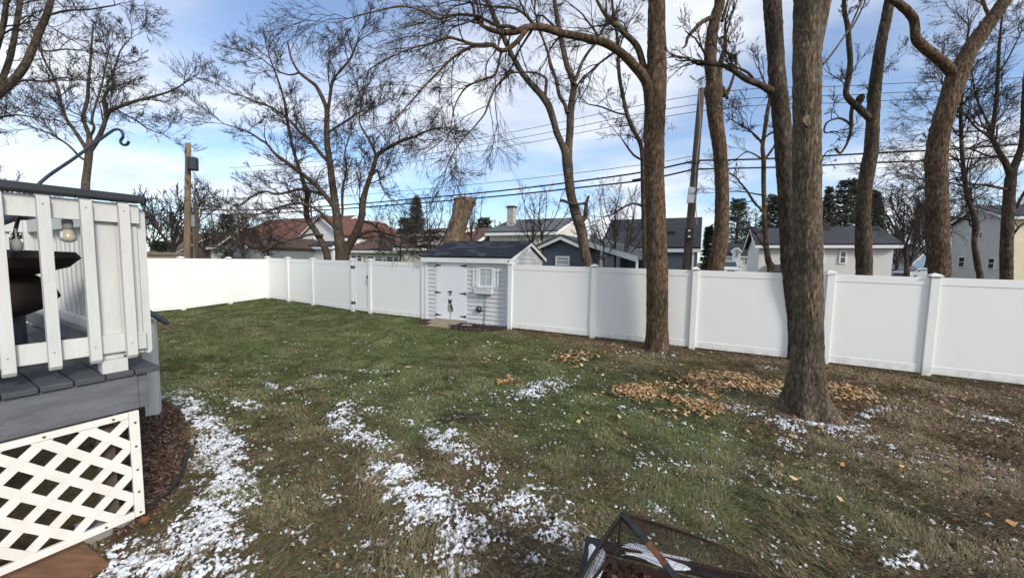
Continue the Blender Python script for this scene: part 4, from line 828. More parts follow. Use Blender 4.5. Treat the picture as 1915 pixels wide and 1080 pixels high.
bare_tree('tree', 'straight brown tree trunk in front of the fence with a long overhanging limb', [
    ([(1229, 656, 44), (1229, 600, 41), (1229, 520, 41), (1227, 420, 38), (1224, 330, 36), (1223, 250, 38), (1227, 160, 37), (1228, 80, 33), (1228, 0, 30), (1230, -150, 26), (1232, -350, 18)],),
    ([(1218, 262, 16), (1213, 190, 17), (1208, 152, 18), (1185, 122, 17), (1160, 98, 15), (1130, 80, 14), (1095, 71, 13), (1050, 62, 12), (1012, 51, 12), (985, 52, 11), (962, 60, 10), (935, 60, 9), (905, 50, 6), (888, 30, 5), (885, 0, 4)], -1.2, -0.3),
    ([(1210, 150, 12), (1202, 118, 12), (1190, 85, 11), (1165, 60, 9), (1142, 38, 8), (1128, 22, 6), (1105, -20, 4)], 0.6),
    ([(985, 55, 8), (965, 80, 8), (940, 95, 7), (920, 84, 7), (890, 84, 6), (862, 76, 5), (835, 70, 5), (805, 82, 4), (770, 90, 3), (725, 110, 2.4), (690, 130, 2)], -0.6, 0, -1.1),
    ([(910, 82, 5), (880, 88, 5), (845, 110, 4), (815, 140, 4), (790, 165, 3), (760, 200, 2.4), (735, 225, 2)], -0.9, 0, -1.2),
    ([(938, 95, 5), (932, 120, 4), (925, 140, 4), (900, 150, 3.5), (870, 165, 3), (850, 200, 2.4), (842, 245, 2)], 0.5, 0, -1.2),
    ([(975, 60, 6), (955, 50, 6), (930, 48, 5), (890, 30, 5), (850, 28, 4), (820, 35, 4), (790, 20, 3), (750, 12, 3), (700, 22, 2.4), (650, 35, 2)], -0.4, 0, -1.1),
    ([(960, 132, 5), (930, 160, 4), (915, 190, 3.5), (905, 215, 3), (880, 245, 2.5), (862, 265, 2.2), (840, 300, 2), (830, 335, 1.5)], -0.3, 0, -0.6),
    ([(1000, 50, 6), (985, 30, 5), (960, 15, 4), (920, 12, 3.5), (880, 5, 3)], 0.5, 0, -1.0), ([(1230, -150, 14), (1190, -240, 10), (1130, -330, 7)], -0.5), ([(1232, -350, 12), (1260, -480, 8), (1270, -600, 5)], 0.3)],
    Y3, 'bark_mid', S=56, step=0.06, ridge=0.010, flare=0.06, lv=(6, 5, 3), spawn=3.3, L1=(0.8, 1.9), up=-0.05, seed=13, base=G(1228, 653), curl=0.18, twr=0.0036)
# trunks beyond the fence
def beyond(px, name, label, limbs, Y, **k):
    P = at(px, 500, Y); return bare_tree(name, label, limbs, Y, base=np.array([P[0], P[1], 0]), **k)
beyond(1338, 'tree', 'leafless trunk with a swollen old cut just right of the leaning utility pole', [
    ([(1338, 505, 32), (1347, 450, 31), (1350, 400, 27), (1350, 340, 26), (1346, 280, 26), (1339, 230, 28), (1335, 185, 31), (1334, 168, 36), (1332, 150, 24), (1328, 110, 23), (1332, 60, 21), (1340, 25, 20), (1346, 0, 19), (1350, -120, 16), (1350, -300, 10)],),
    ([(1345, 165, 14), (1344, 145, 13), (1347, 120, 11), (1354, 95, 9), (1357, 68, 7)], 0.2), ([(1336, 35, 10), (1328, 34, 9), (1312, 42, 8), (1298, 56, 7), (1286, 70, 6), (1283, 84, 5), (1277, 90, 3)], -0.3),
    ([(1345, 168, 6), (1355, 180, 7), (1363, 168, 6), (1376, 128, 5), (1374, 106, 5), (1362, 99, 4)], -0.2), ([(1352, 163, 6), (1358, 176, 6), (1360, 184, 6)], -0.2), ([(1348, 410, 6), (1345, 440, 4), (1352, 470, 3)], 0.2),
    ([(1350, 40, 6), (1362, 0, 5), (1380, -60, 3)], 0.4), ([(1348, -60, 8), (1310, -150, 5)], 0.3)], 11.5, bark='bark_mid', S=40, step=0.07, ridge=0.01, lv=(5, 4, 3), spawn=1.7, L1=(0.5, 1.3), seed=14, no_spawn=(0, 2, 3, 4, 5))
beyond(1440, 'tree', 'thin forked tree stem behind the fence between two thick trunks', [
    ([(1442, 508, 16), (1437, 488, 13), (1433, 460, 10), (1430, 420, 9), (1429, 380, 9), (1428, 340, 9), (1428, 300, 9), (1426, 275, 8), (1430, 245, 8), (1435, 210, 8), (1440, 185, 7)],),
    ([(1430, 405, 5), (1424, 392, 5), (1412, 380, 5), (1404, 368, 5), (1395, 354, 4), (1383, 340, 4), (1372, 328, 3), (1345, 318, 2.5)], -0.5),
    ([(1437, 470, 7), (1425, 455, 5), (1415, 440, 4)], 0.1), ([(1428, 300, 6), (1440, 285, 5), (1452, 265, 4), (1455, 250, 3)], 0.3), ([(1426, 270, 5), (1415, 255, 4), (1395, 240, 3), (1370, 225, 2.5)], 0.4),
    ([(1426, 365, 4), (1410, 362, 3), (1385, 358, 2.5), (1350, 358, 2)], 0.4), ([(1440, 185, 6), (1432, 160, 4), (1420, 130, 3)], 0.2), ([(1428, 300, 4), (1410, 288, 3), (1395, 284, 3), (1380, 295, 2)], 0.4)], 13.0, bark='bark_mid', S=14, step=0.10, lv=(4, 4, 3), spawn=2.0, L1=(0.5, 1.2), seed=15)
beyond(1204, 'tree', 'slender crooked stem just left of the straight brown trunk behind the fence', [
    ([(1206, 505, 11), (1205, 430, 10), (1203, 350, 10), (1202, 300, 9), (1198, 270, 8), (1186, 245, 8), (1174, 218, 8), (1165, 180, 7), (1158, 140, 7), (1156, 100, 6), (1153, 60, 5), (1147, 25, 5), (1143, -20, 4)],),
    ([(1202, 300, 4), (1185, 290, 4), (1170, 270, 3), (1160, 255, 2)], 0.4), ([(1172, 215, 4), (1150, 210, 3), (1125, 200, 3), (1100, 195, 2)], -0.4), ([(1200, 385, 5), (1185, 380, 4), (1165, 388, 4), (1148, 400, 3), (1130, 405, 2)], 0.3), ([(1156, 100, 4), (1165, 70, 3), (1178, 40, 2)], 0.3),
    ([(1198, 268, 4), (1205, 250, 3), (1215, 235, 2)], 0.5)], 10.6, bark='bark_dark', S=12, step=0.10, lv=(4, 4, 3), spawn=2.2, L1=(0.5, 1.3), seed=16, no_spawn=())
Y7 = 13.5
beyond(1096, 'tree', 'forked tree behind the fence with an antler shaped broken branch', [
    ([(1099, 505, 21), (1093, 470, 20), (1087, 430, 20), (1077, 400, 19), (1069, 369, 17), (1064, 335, 17), (1061, 303, 19), (1058, 285, 16), (1050, 268, 12), (1042, 250, 12), (1034, 222, 12), (1026, 198, 13), (1013, 178, 12), (999, 163, 11), (985, 148, 10), (972, 130, 10), (960, 108, 9), (950, 88, 9), (937, 58, 9), (926, 36, 9), (918, 15, 8), (908, -10, 8), (890, -80, 6)],),
    ([(1062, 300, 16), (1064, 270, 14), (1066, 240, 14), (1067, 210, 14), (1071, 180, 12), (1073, 160, 12), (1068, 140, 11), (1061, 125, 10), (1055, 100, 10), (1050, 75, 9), (1045, 50, 9), (1040, 20, 8), (1036, -10, 7), (1030, -90, 5)], 0.6),
    ([(1073, 158, 7), (1078, 145, 6), (1088, 118, 6), (1100, 98, 5), (1112, 82, 5), (1128, 55, 3)], 0.4), ([(1061, 212, 8), (1056, 195, 7), (1046, 178, 7), (1040, 150, 6), (1030, 120, 5), (1025, 100, 5), (1015, 72, 4), (1008, 55, 4), (1000, 20, 3)], 0.4),
    ([(1083, 418, 12), (1092, 408, 10), (1096, 398, 8), (1096, 380, 7), (1099, 372, 5), (1101, 366, 4)], -0.25), ([(1097, 378, 5), (1088, 381, 5), (1072, 381, 5), (1062, 379, 5), (1055, 375, 5), (1048, 375, 6)], -0.1, 0, -0.25),
    ([(1026, 197, 6), (1020, 180, 6), (1022, 150, 5), (1015, 142, 4), (1000, 136, 4), (985, 135, 3), (960, 136, 3), (940, 140, 2)], -0.5), ([(937, 60, 5), (930, 90, 3), (915, 110, 2)], -0.6)],
    Y7, bark='bark_grey', S=26, step=0.09, ridge=0.008, lv=(5, 4, 3), spawn=1.4, L1=(0.5, 1.4), seed=17, no_spawn=(0, 4, 5))
beyond(850, 'tree_stump', 'tall pale topped trunk cut flat, rising behind the shed roof', [
    ([(842, 500, 44), (848, 455, 36), (854, 430, 34), (861, 405, 33), (863, 390, 34), (867, 380, 38), (868, 373, 41), (868, 370, 34), (868, 369.5, 1)],), ], 17.0, bark='bark_pale', S=48, step=0.05, ridge=0.010, spawn=0, seed=18, gnarl=0.10)
def stump_hollow():
    c = at(850, 425, 16.62); e = [o for o in bpy.data.objects if o.name.startswith('tree_stump')][0]; S = 16; V = []
    for r, o in ((1.25, 0.10), (1.0, -0.03), (0.75, 0.03), (0.4, 0.05), (0.05, 0.055)):
        for a in np.arange(S) * 2 * math.pi / S: V.append(c + [0.16 * r * math.cos(a), o, 0.28 * r * math.sin(a)])
    MB().add(V, [(k * S + j, k * S + (j + 1) % S, (k + 1) * S + (j + 1) % S, (k + 1) * S + j) for k in range(4) for j in range(S)] + [tuple(range(4 * S, 5 * S))]).build('knot_hollow', M['bark_mid'], e, smooth=True)
stump_hollow()
Y9 = 20.0
beyond(640, 'tree', 'wide many stemmed leafless tree behind the gate', [
    ([(640, 500, 30), (640, 482, 27), (637, 460, 22), (634, 440, 19), (631, 415, 17), (629, 398, 16), (625, 369, 14), (620, 330, 13), (617, 305, 12), (612, 270, 11), (611, 240, 10), (611, 206, 9), (605, 188, 8), (599, 175, 8), (590, 160, 7), (575, 148, 6), (560, 136, 5), (545, 110, 4), (538, 80, 3)],),
    ([(643, 478, 18), (652, 460, 16), (664, 440, 16), (672, 420, 14), (677, 400, 13), (678, 380, 13), (684, 355, 10), (692, 332, 9), (700, 308, 8), (704, 292, 8), (714, 283, 7), (727, 276, 7), (754, 262, 6), (775, 256, 5), (793, 247, 4), (815, 240, 3)], -0.8),
    ([(613, 495, 15), (611, 474, 14), (603, 455, 13), (590, 432, 12), (579, 415, 12), (573, 400, 11), (574, 375, 10), (574, 360, 10), (566, 335, 8), (556, 305, 7), (546, 270, 6), (538, 230, 6), (532, 190, 5), (520, 150, 4), (505, 110, 3)], 1.0),
    ([(629, 396, 10), (620, 380, 10), (606, 363, 9), (590, 345, 9), (575, 333, 8), (555, 318, 8), (535, 303, 7), (515, 288, 6), (498, 268, 5), (488, 262, 5), (470, 250, 4), (445, 240, 3), (420, 232, 2)], -1.2),
    ([(617, 305, 8), (602, 290, 7), (590, 275, 7), (575, 258, 6), (562, 248, 6), (548, 232, 5), (530, 215, 4), (505, 200, 4), (480, 190, 3), (450, 178, 2)], 0.8),
    ([(611, 225, 7), (616, 190, 6), (620, 160, 6), (626, 145, 5), (640, 128, 4), (655, 110, 4), (668, 80, 3)], -0.6), ([(704, 292, 6), (697, 275, 6), (690, 260, 5), (680, 245, 4), (672, 225, 3), (676, 190, 3)], 0.5),
    ([(605, 364, 7), (585, 358, 6), (560, 354, 6), (535, 360, 5), (515, 363, 5), (495, 358, 4), (470, 368, 4), (445, 385, 3), (425, 378, 2)], -1.0), ([(605, 440, 6), (585, 438, 5), (565, 442, 5), (545, 448, 4), (520, 455, 4), (500, 465, 3), (480, 472, 2)], -1.5),
    ([(634, 440, 7), (622, 422, 6), (605, 402, 6), (585, 388, 5), (560, 380, 5), (530, 385, 4), (500, 395, 3), (470, 405, 2)], -1.2), ([(660, 448, 6), (680, 436, 6), (700, 432, 5), (720, 436, 4), (740, 442, 3), (765, 448, 2)], -1.0),
    ([(683, 415, 5), (695, 418, 4), (710, 430, 4), (725, 448, 3), (745, 462, 2)], -1.2), ([(632, 420, 6), (640, 400, 5), (640, 370, 5), (642, 345, 4), (648, 320, 3), (645, 285, 3), (655, 250, 2)], 0.8), ([(611, 250, 5), (625, 240, 4), (650, 225, 4), (668, 212, 3), (690, 205, 2)], -0.8),
    ([(560, 136, 4), (540, 140, 3), (515, 130, 3), (490, 110, 2)], 0.6), ([(692, 332, 5), (706, 318, 4), (712, 345, 3), (720, 360, 2)], 0.4)],
    Y9, bark='bark_dark', S=24, step=0.12, ridge=0.008, lv=(6, 5, 4), spawn=1.75, L1=(1.1, 2.4), up=0.07, seed=19, twr=0.0085, t0=0.22, curl=0.17)
beyond(160, 'tree', 'spreading leafless tree rising behind the deck railing and iron hook', [
    ([(160, 500, 20), (160, 400, 18), (160, 350, 18), (163, 320, 16), (166, 292, 16), (167, 275, 15), (167, 255, 11), (160, 235, 9), (155, 218, 8), (160, 200, 8), (164, 183, 8), (165, 160, 7), (167, 136, 6), (170, 105, 5), (172, 75, 4), (175, 40, 3)],),
    ([(165, 285, 11), (155, 268, 10), (140, 245, 9), (124, 222, 8), (114, 195, 7), (109, 167, 7), (98, 140, 6), (85, 117, 5), (75, 90, 4), (62, 60, 3), (50, 20, 2)], 0.8),
    ([(170, 280, 12), (183, 260, 11), (192, 240, 10), (198, 222, 9), (206, 208, 8), (218, 202, 8), (249, 190, 7), (272, 184, 6), (295, 178, 5), (320, 170, 4), (342, 158, 3)], -0.7), ([(198, 222, 7), (196, 205, 7), (194, 187, 7), (200, 172, 6), (212, 158, 6), (210, 140, 5), (218, 118, 4), (225, 95, 3), (245, 70, 2)], 0.6),
    ([(167, 258, 7), (176, 240, 6), (172, 225, 6), (176, 205, 5), (190, 160, 4), (200, 110, 3)], -0.8), ([(160, 300, 7), (148, 292, 6), (132, 275, 5), (115, 262, 4), (95, 250, 3), (70, 240, 2)], -0.6), ([(216, 203, 5), (230, 212, 4), (255, 225, 4), (275, 240, 3), (300, 250, 2)], -0.5)],
    27.0, bark='bark_grey', twig='twig', S=20, step=0.2, lv=(6, 5, 4), spawn=1.4, L1=(1.4, 3.0), up=0.10, seed=20, twr=0.0110, t0=0.2)
beyond(-120, 'tree', 'big pale limbed tree leaning in over the deck railing', [
    ([(-150, 420, 60), (-110, 300, 50), (-60, 220, 40), (-20, 185, 32), (20, 155, 20), (45, 125, 18), (62, 89, 16), (78, 50, 15), (90, 20, 14), (105, -40, 11), (120, -120, 8)],),
    ([(-40, 205, 24), (-5, 165, 15), (15, 120, 14), (24, 85, 13), (32, 40, 12), (38, 0, 11), (45, -60, 8)], 0.8), ([(-60, 220, 20), (-20, 130, 16), (5, 50, 13), (12, 0, 11), (20, -80, 8)], -0.7),
    ([(20, 155, 8), (50, 150, 6), (85, 152, 5), (115, 145, 4), (150, 150, 3)], -0.7), ([(62, 89, 6), (90, 96, 5), (120, 92, 4), (160, 95, 2.5)], 0.5), ([(85, 30, 6), (125, 20, 5), (165, 18, 4), (215, 10, 3)], -0.5), ([(-60, 230, 10), (-20, 225, 7), (25, 215, 5), (70, 220, 3)], -0.7), ([(32, 40, 5), (60, 30, 4), (110, 60, 3)], 0.6)],
    13.0, bark='bark_grey', S=28, step=0.12, lv=(5, 4, 4), spawn=2.0, L1=(0.8, 1.9), up=0.03, seed=21, twr=0.006)
# right hand trunks
beyond(1755, 'tree', 'thick brown leaning trunk forking high beside the fence post', [
    ([(1756, 525, 46), (1755, 470, 46), (1753, 400, 45), (1752, 340, 44), (1751, 300, 44), (1756, 255, 43), (1766, 215, 42), (1779, 175, 43), (1791, 140, 46), (1806, 108, 39), (1826, 75, 37), (1850, 42, 34), (1876, 5, 32), (1905, -40, 28), (1960, -150, 22), (2000, -280, 14)],),
    ([(1786, 142, 26), (1768, 122, 25), (1748, 104, 23), (1730, 90, 22), (1714, 74, 20), (1711, 55, 19), (1709, 38, 19), (1698, 22, 18), (1682, 8, 17), (1660, -10, 14), (1640, -60, 10)], -0.3), ([(1850, 30, 9), (1840, 8, 8), (1832, -20, 7)], 0.3), ([(1905, -40, 14), (1900, -130, 10), (1890, -220, 6)], -0.4), ([(1640, -60, 9), (1600, -120, 6)], 0.3)],
    9.3, bark='bark_mid', S=72, step=0.045, ridge=0.013, lv=(4, 4, 3), spawn=1.3, L1=(0.5, 1.1), seed=22, no_spawn=(0, 1))
beyond(1615, 'tree', 'dark trunk with a knobbed side stem rising in front of the white house', [
    ([(1615, 520, 34), (1615, 460, 33), (1614, 415, 30), (1617, 360, 29), (1622, 320, 30), (1629, 280, 28), (1632, 233, 26), (1634, 190, 25), (1638, 150, 24), (1643, 110, 23), (1649, 75, 22), (1656, 40, 21), (1663, 5, 21), (1672, -60, 18), (1690, -200, 12)],),
    ([(1630, 225, 15), (1616, 212, 15), (1603, 199, 15), (1590, 188, 13), (1582, 174, 12), (1586, 150, 12), (1590, 117, 11), (1588, 85, 11), (1585, 50, 10), (1580, 25, 9), (1578, -5, 8), (1574, -80, 6)], -0.3),
    ([(1604, 196, 13), (1608, 186, 17), (1611, 180, 15), (1612, 177, 5)], -0.15), ([(1595, 195, 8), (1592, 212, 8), (1592, 235, 8), (1590, 252, 6), (1584, 268, 5), (1577, 280, 5), (1570, 287, 4), (1560, 279, 3), (1545, 285, 2.5), (1538, 300, 2)], -0.3),
    ([(1592, 235, 5), (1582, 226, 5), (1570, 221, 5), (1556, 224, 4), (1545, 231, 4), (1541, 246, 4), (1548, 248, 3)], -0.2, 0, -0.2), ([(1587, 60, 5), (1600, 40, 4), (1615, 10, 3)], 0.3), ([(1632, 215, 5), (1622, 180, 4), (1640, 150, 3), (1665, 120, 2)], 0.4)],
    11.2, bark='bark_dark', S=44, step=0.06, ridge=0.010, lv=(4, 4, 3), spawn=2.0, L1=(0.4, 1.1), seed=23, no_spawn=(0, 2))
beyond(1828, 'tree', 'slim wavy tree stem in front of the pale gabled house', [
    ([(1832, 525, 15), (1829, 500, 15), (1824, 470, 13), (1822, 450, 12), (1825, 425, 15), (1820, 400, 13), (1811, 375, 11), (1806, 350, 10), (1802, 320, 10), (1799, 280, 9), (1797, 240, 8), (1797, 200, 7), (1802, 150, 6), (1806, 100, 5), (1812, 50, 4)],),
    ([(1822, 412, 6), (1818, 380, 5), (1815, 355, 5)], 0.2), ([(1803, 330, 5), (1780, 335, 4), (1750, 350, 4), (1720, 352, 3), (1690, 365, 2)], 0.5), ([(1800, 285, 5), (1825, 270, 4), (1850, 262, 3)], 0.3), ([(1810, 370, 4), (1790, 372, 3), (1760, 385, 3), (1735, 400, 2)], -0.4), ([(1797, 215, 4), (1780, 190, 3), (1765, 160, 2)], 0.3), ([(1799, 300, 4), (1770, 290, 3), (1735, 295, 3), (1700, 310, 2)], 0.6)],
    12.5, bark='bark_dark', S=16, step=0.1, lv=(6, 5, 4), spawn=2.4, L1=(0.9, 2.1), up=0.02, seed=24, twr=0.0052, no_spawn=())
beyond(1885, 'tree', 'dark twiggy tree at the far end of the fence before the cream house', [
    ([(1882, 530, 27), (1882, 480, 27), (1884, 420, 26), (1887, 370, 25), (1890, 335, 24), (1893, 320, 20), (1905, 290, 16), (1912, 265, 14), (1914, 220, 12), (1916, 170, 11), (1922, 110, 9), (1930, 40, 7)],),
    ([(1890, 330, 17), (1882, 308, 15), (1872, 290, 13), (1860, 268, 11), (1855, 250, 10), (1860, 215, 10), (1864, 180, 9), (1866, 140, 8), (1868, 95, 7), (1872, 50, 5), (1878, 0, 4)], 0.4), ([(1860, 268, 7), (1845, 252, 6), (1825, 238, 5), (1805, 215, 4), (1785, 195, 3)], -0.5), ([(1857, 245, 6), (1840, 215, 5), (1825, 180, 4), (1818, 140, 3), (1810, 90, 2)], 0.5),
    ([(1885, 355, 8), (1865, 350, 7), (1840, 345, 6), (1815, 345, 5), (1790, 335, 4), (1760, 340, 3), (1720, 350, 2)], -0.6), ([(1900, 390, 8), (1915, 360, 6), (1940, 330, 4)], -0.3), ([(1872, 290, 6), (1850, 292, 5), (1820, 280, 4), (1790, 275, 3), (1750, 270, 2)], 0.6), ([(1866, 140, 5), (1885, 110, 4), (1905, 70, 3)], -0.3), ([(1855, 250, 5), (1830, 245, 4), (1795, 248, 3), (1760, 240, 2)], 0.8), ([(1893, 440, 7), (1910, 420, 5), (1930, 415, 4)], -0.2)],
    13.0, bark='bark_dark', S=26, step=0.09, ridge=0.008, lv=(6, 5, 4), spawn=1.9, L1=(0.9, 2.0), up=0.03, seed=25, twr=0.0052)
# small growth behind the shed and garage
def sapling(px, ytop, Y, label, seed, n=5, spread=60, tw='twig', group='bare saplings behind the fence'):
    rg = np.random.default_rng(seed); x0, yb = px; limbs = [([(x0, yb, 4), (x0 + rg.uniform(-3, 3), (yb + ytop) / 2 + 10, 3), (x0 + rg.uniform(-6, 6), ytop + 20, 2), (x0 + rg.uniform(-8, 8), ytop, 1)],)]
    for i in range(n):
        a = rg.uniform(-1, 1); y1 = yb - (yb - ytop) * rg.uniform(0.15, 0.6); limbs.append(([(x0, y1, 2.4), (x0 + a * spread * 0.35, y1 - 14, 2), (x0 + a * spread * 0.75, y1 - 36, 1.6), (x0 + a * spread, y1 - 60 - rg.uniform(0, 20), 1)], rg.uniform(-0.6, 0.6)))
    return beyond(x0, 'sapling', label, limbs, Y, bark='bark_dark', twig=tw, S=8, step=0.15, lv=(4, 3), spawn=2.6, L1=(0.4, 0.9), seed=seed, twr=0.0045, no_spawn=(), group=group)
sapling((1012, 500), 385, 17.5, 'bare sapling with fine branches in front of the cream house chimney side', 31, 6, 55)
sapling((995, 500), 420, 16.8, 'thin bare sapling rising just right of the shed gable', 32, 4, 40)
sapling((1150, 500), 372, 15.5, 'bare sapling in front of the carport roof', 33, 7, 55)
sapling((1172, 500), 400, 15.0, 'bare sapling beside the slender crooked stem', 34, 6, 45)
sapling((1130, 500), 430, 14.5, 'short bare sapling before the dark blue house eave', 35, 4, 30)
sapling((806, 500), 412, 18.0, 'bare sapling against the tan house next to the pale cut trunk', 36, 6, 45)
sapling((748, 500), 405, 22.0, 'bare sapling left of the tan house with the brown roof', 37, 2, 22)
sapling((882, 500), 385, 19.5, 'wispy sapling right of the pale cut trunk', 38, 5, 28)
sapling((455, 500), 430, 24.0, 'tangled reddish brush in front of the small grey garage', 39, 9, 60, 'twig_red')
sapling((500, 500), 440, 23.0, 'tangled brush below the low branches of the wide tree', 40, 9, 60)
sapling((425, 500), 445, 25.0, 'reddish brush between the poles and the grey garage', 41, 8, 45, 'twig_red')

# ---------------------------------------------------------------- far bare trees, evergreens
def proto_tree(seed, H=9.0, spread=0.5, lv=(6, 5, 4), twr=0.026, trunk_h=0.28):
    rg = np.random.default_rng(seed); z = np.linspace(0, H * trunk_h, 6); tr = np.stack([rg.normal(0, 0.04, 6).cumsum() * 0.6, rg.normal(0, 0.04, 6).cumsum() * 0.6, z], -1)
    V0, q0 = bark_tube(tr, np.linspace(0.24, 0.17, 6) * H / 9, 10, 0.3, rg)
    n = 8; S_ = tr[rg.integers(3, 6, n)]; a = np.arange(n) * 2.4 + rg.uniform(-0.4, 0.4, n); D = np.stack([np.cos(a) * spread, np.sin(a) * spread, rg.uniform(0.6, 1.2, n)], -1)
    cur = (S_, D, rg.uniform(0.5, 0.72, n) * H, np.full(n, 0.11) * H / 9); VV = [V0]; QQ = [q0]; nv = len(V0); Ks = (8, 6, 4, 3); Ss = (6, 4, 3, 3)
    for k, nch in enumerate(tuple(lv) + (0,)):
        P, R = grow(cur[0], cur[1], cur[2], np.maximum(cur[3], twr), Ks[min(k, 3)], rg, 0.13, 0.06); R = np.maximum(R, twr * 0.7)
        V, q = tube_np(P, R, Ss[min(k, 3)]); VV.append(V); QQ.append(q + nv); nv += len(V)
        if nch: cur = sprout(P, R, nch, rg, 0.15, 0.28, 0.75, (0.40, 0.70), None, 0.55, 0.05)
    tq = QQ[0]; t = (VV[0], [tq]); c = (np.vstack(VV[1:]), [np.vstack(QQ[1:]) - len(V0)]); return t, c
PROTO = {}
def far_tree(kind, x, y_base_hint, Y, H, label, tw='twig_far', rot=0.0, group='bare trees beyond the houses'):
    if (kind, tw) not in PROTO:
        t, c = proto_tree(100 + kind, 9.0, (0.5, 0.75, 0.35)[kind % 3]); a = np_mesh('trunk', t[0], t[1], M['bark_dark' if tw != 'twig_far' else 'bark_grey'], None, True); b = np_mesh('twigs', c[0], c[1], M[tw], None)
        PROTO[(kind, tw)] = (a.data, b.data); bpy.data.objects.remove(a); bpy.data.objects.remove(b)
    p = at(x, 480, Y); p = np.array([p[0], p[1], float(gz(p[0], p[1]))]); e = empty('tree', p, label, 'tree', group); e.rotation_euler = (0, 0, rot); e.scale = (H / 9,) * 3
    for nm, me in zip(('trunk', 'twigs'), PROTO[(kind, tw)]): o = bpy.data.objects.new(nm, me); COL.objects.link(o); o.parent = e
    return e
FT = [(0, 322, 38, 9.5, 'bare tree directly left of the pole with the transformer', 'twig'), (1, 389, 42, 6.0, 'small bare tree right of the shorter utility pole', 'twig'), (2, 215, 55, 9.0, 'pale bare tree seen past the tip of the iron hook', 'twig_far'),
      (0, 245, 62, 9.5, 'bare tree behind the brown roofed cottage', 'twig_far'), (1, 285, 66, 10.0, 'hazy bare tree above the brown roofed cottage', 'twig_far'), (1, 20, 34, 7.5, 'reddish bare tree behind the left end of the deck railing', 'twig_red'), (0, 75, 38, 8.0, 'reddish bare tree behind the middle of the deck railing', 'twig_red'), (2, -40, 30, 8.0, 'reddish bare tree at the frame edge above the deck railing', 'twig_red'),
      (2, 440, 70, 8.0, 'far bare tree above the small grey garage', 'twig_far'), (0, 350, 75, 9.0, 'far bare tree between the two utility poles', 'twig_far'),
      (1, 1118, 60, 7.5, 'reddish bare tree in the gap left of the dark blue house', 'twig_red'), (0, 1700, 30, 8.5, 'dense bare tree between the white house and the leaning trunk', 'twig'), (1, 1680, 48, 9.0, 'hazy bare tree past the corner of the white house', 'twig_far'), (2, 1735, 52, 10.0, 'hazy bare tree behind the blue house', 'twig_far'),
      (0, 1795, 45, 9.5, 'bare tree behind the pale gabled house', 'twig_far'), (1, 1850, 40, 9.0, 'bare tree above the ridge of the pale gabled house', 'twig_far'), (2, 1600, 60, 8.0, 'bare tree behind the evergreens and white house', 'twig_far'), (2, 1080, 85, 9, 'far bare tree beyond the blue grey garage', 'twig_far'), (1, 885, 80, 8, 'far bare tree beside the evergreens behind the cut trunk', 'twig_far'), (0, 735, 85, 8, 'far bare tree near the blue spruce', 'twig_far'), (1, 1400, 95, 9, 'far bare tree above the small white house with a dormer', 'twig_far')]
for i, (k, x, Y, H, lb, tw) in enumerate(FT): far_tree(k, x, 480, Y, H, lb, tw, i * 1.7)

def conifer(name, label, x, y_top, Y, width_px, kind='spruce', seed=1, col=((0.035, 0.055, 0.040), (0.065, 0.09, 0.075)), group=None, n=None):
    rg = np.random.default_rng(seed); top = at(x, y_top, Y); g = float(gz(top[0], top[1])); H = top[2] - g; Rb = width_px * Y / F / 2; base = np.array([top[0], top[1], g]); e = empty(name, base, label, 'evergreen', group)
    MB().tube([base, base + [0, 0, H * 0.6], base + [0, 0, H * 0.98]], [0.025 * H + 0.04, 0.018 * H, 0.01], 8).build('trunk', M['bark_dark'], e)
    V = []; cols = []
    nb = n or 420
    t = rg.uniform(0.0, 1, nb) ** (0.8 if kind == 'spruce' else 0.7)
    if kind == 'spruce': t = (np.floor(t * 16) + rg.normal(0, 0.32, nb)) / 16
    t = np.clip(t, 0.02, 0.985); h = t * H; a = rg.uniform(0, 2 * math.pi, nb)
    prof = (1 - t) ** 0.9 if kind == 'spruce' else (0.25 + 0.75 * np.sin(np.clip(t, 0, 1) * math.pi) ** 0.6) * (0.6 + 0.5 * vnoise(np.stack([a * 1.2, t * 5, a * 0], -1)))
    L = Rb * prof * rg.uniform(0.75, 1.1, nb) + 0.05
    c0, c1 = np.array(col[0]), np.array(col[1])
    m = 14
    for k in range(nb):
        d = np.array([math.cos(a[k]), math.sin(a[k]), 0]); s = np.array([-d[1], d[0], 0]); lift = 0.28 if kind != 'spruce' else (-0.30 + 0.55 * t[k])
        for j in range(m):
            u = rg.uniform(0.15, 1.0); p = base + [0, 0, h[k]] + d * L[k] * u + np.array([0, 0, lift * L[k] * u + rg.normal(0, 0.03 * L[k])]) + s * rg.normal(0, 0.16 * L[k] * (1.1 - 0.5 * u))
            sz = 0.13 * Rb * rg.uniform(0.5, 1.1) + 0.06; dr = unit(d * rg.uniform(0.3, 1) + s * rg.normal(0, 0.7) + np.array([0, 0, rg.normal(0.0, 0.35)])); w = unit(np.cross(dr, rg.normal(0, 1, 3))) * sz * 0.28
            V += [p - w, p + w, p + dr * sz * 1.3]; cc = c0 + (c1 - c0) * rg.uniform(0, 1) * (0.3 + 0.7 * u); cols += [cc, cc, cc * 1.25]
    V = np.array(V); np_mesh('crown', V, [np.arange(len(V)).reshape(-1, 3)], M['needle'], e, colors=np.array(cols)); return e
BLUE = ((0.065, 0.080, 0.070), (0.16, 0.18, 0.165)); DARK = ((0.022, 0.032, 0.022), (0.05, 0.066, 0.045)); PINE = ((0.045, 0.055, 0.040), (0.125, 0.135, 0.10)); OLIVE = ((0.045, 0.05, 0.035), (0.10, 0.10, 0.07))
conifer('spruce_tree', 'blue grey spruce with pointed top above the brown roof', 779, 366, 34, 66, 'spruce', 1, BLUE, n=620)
conifer('evergreen_tree', 'dull green bushy evergreen left of the blue spruce', 757, 408, 36, 40, 'pine', 2, OLIVE, n=260)
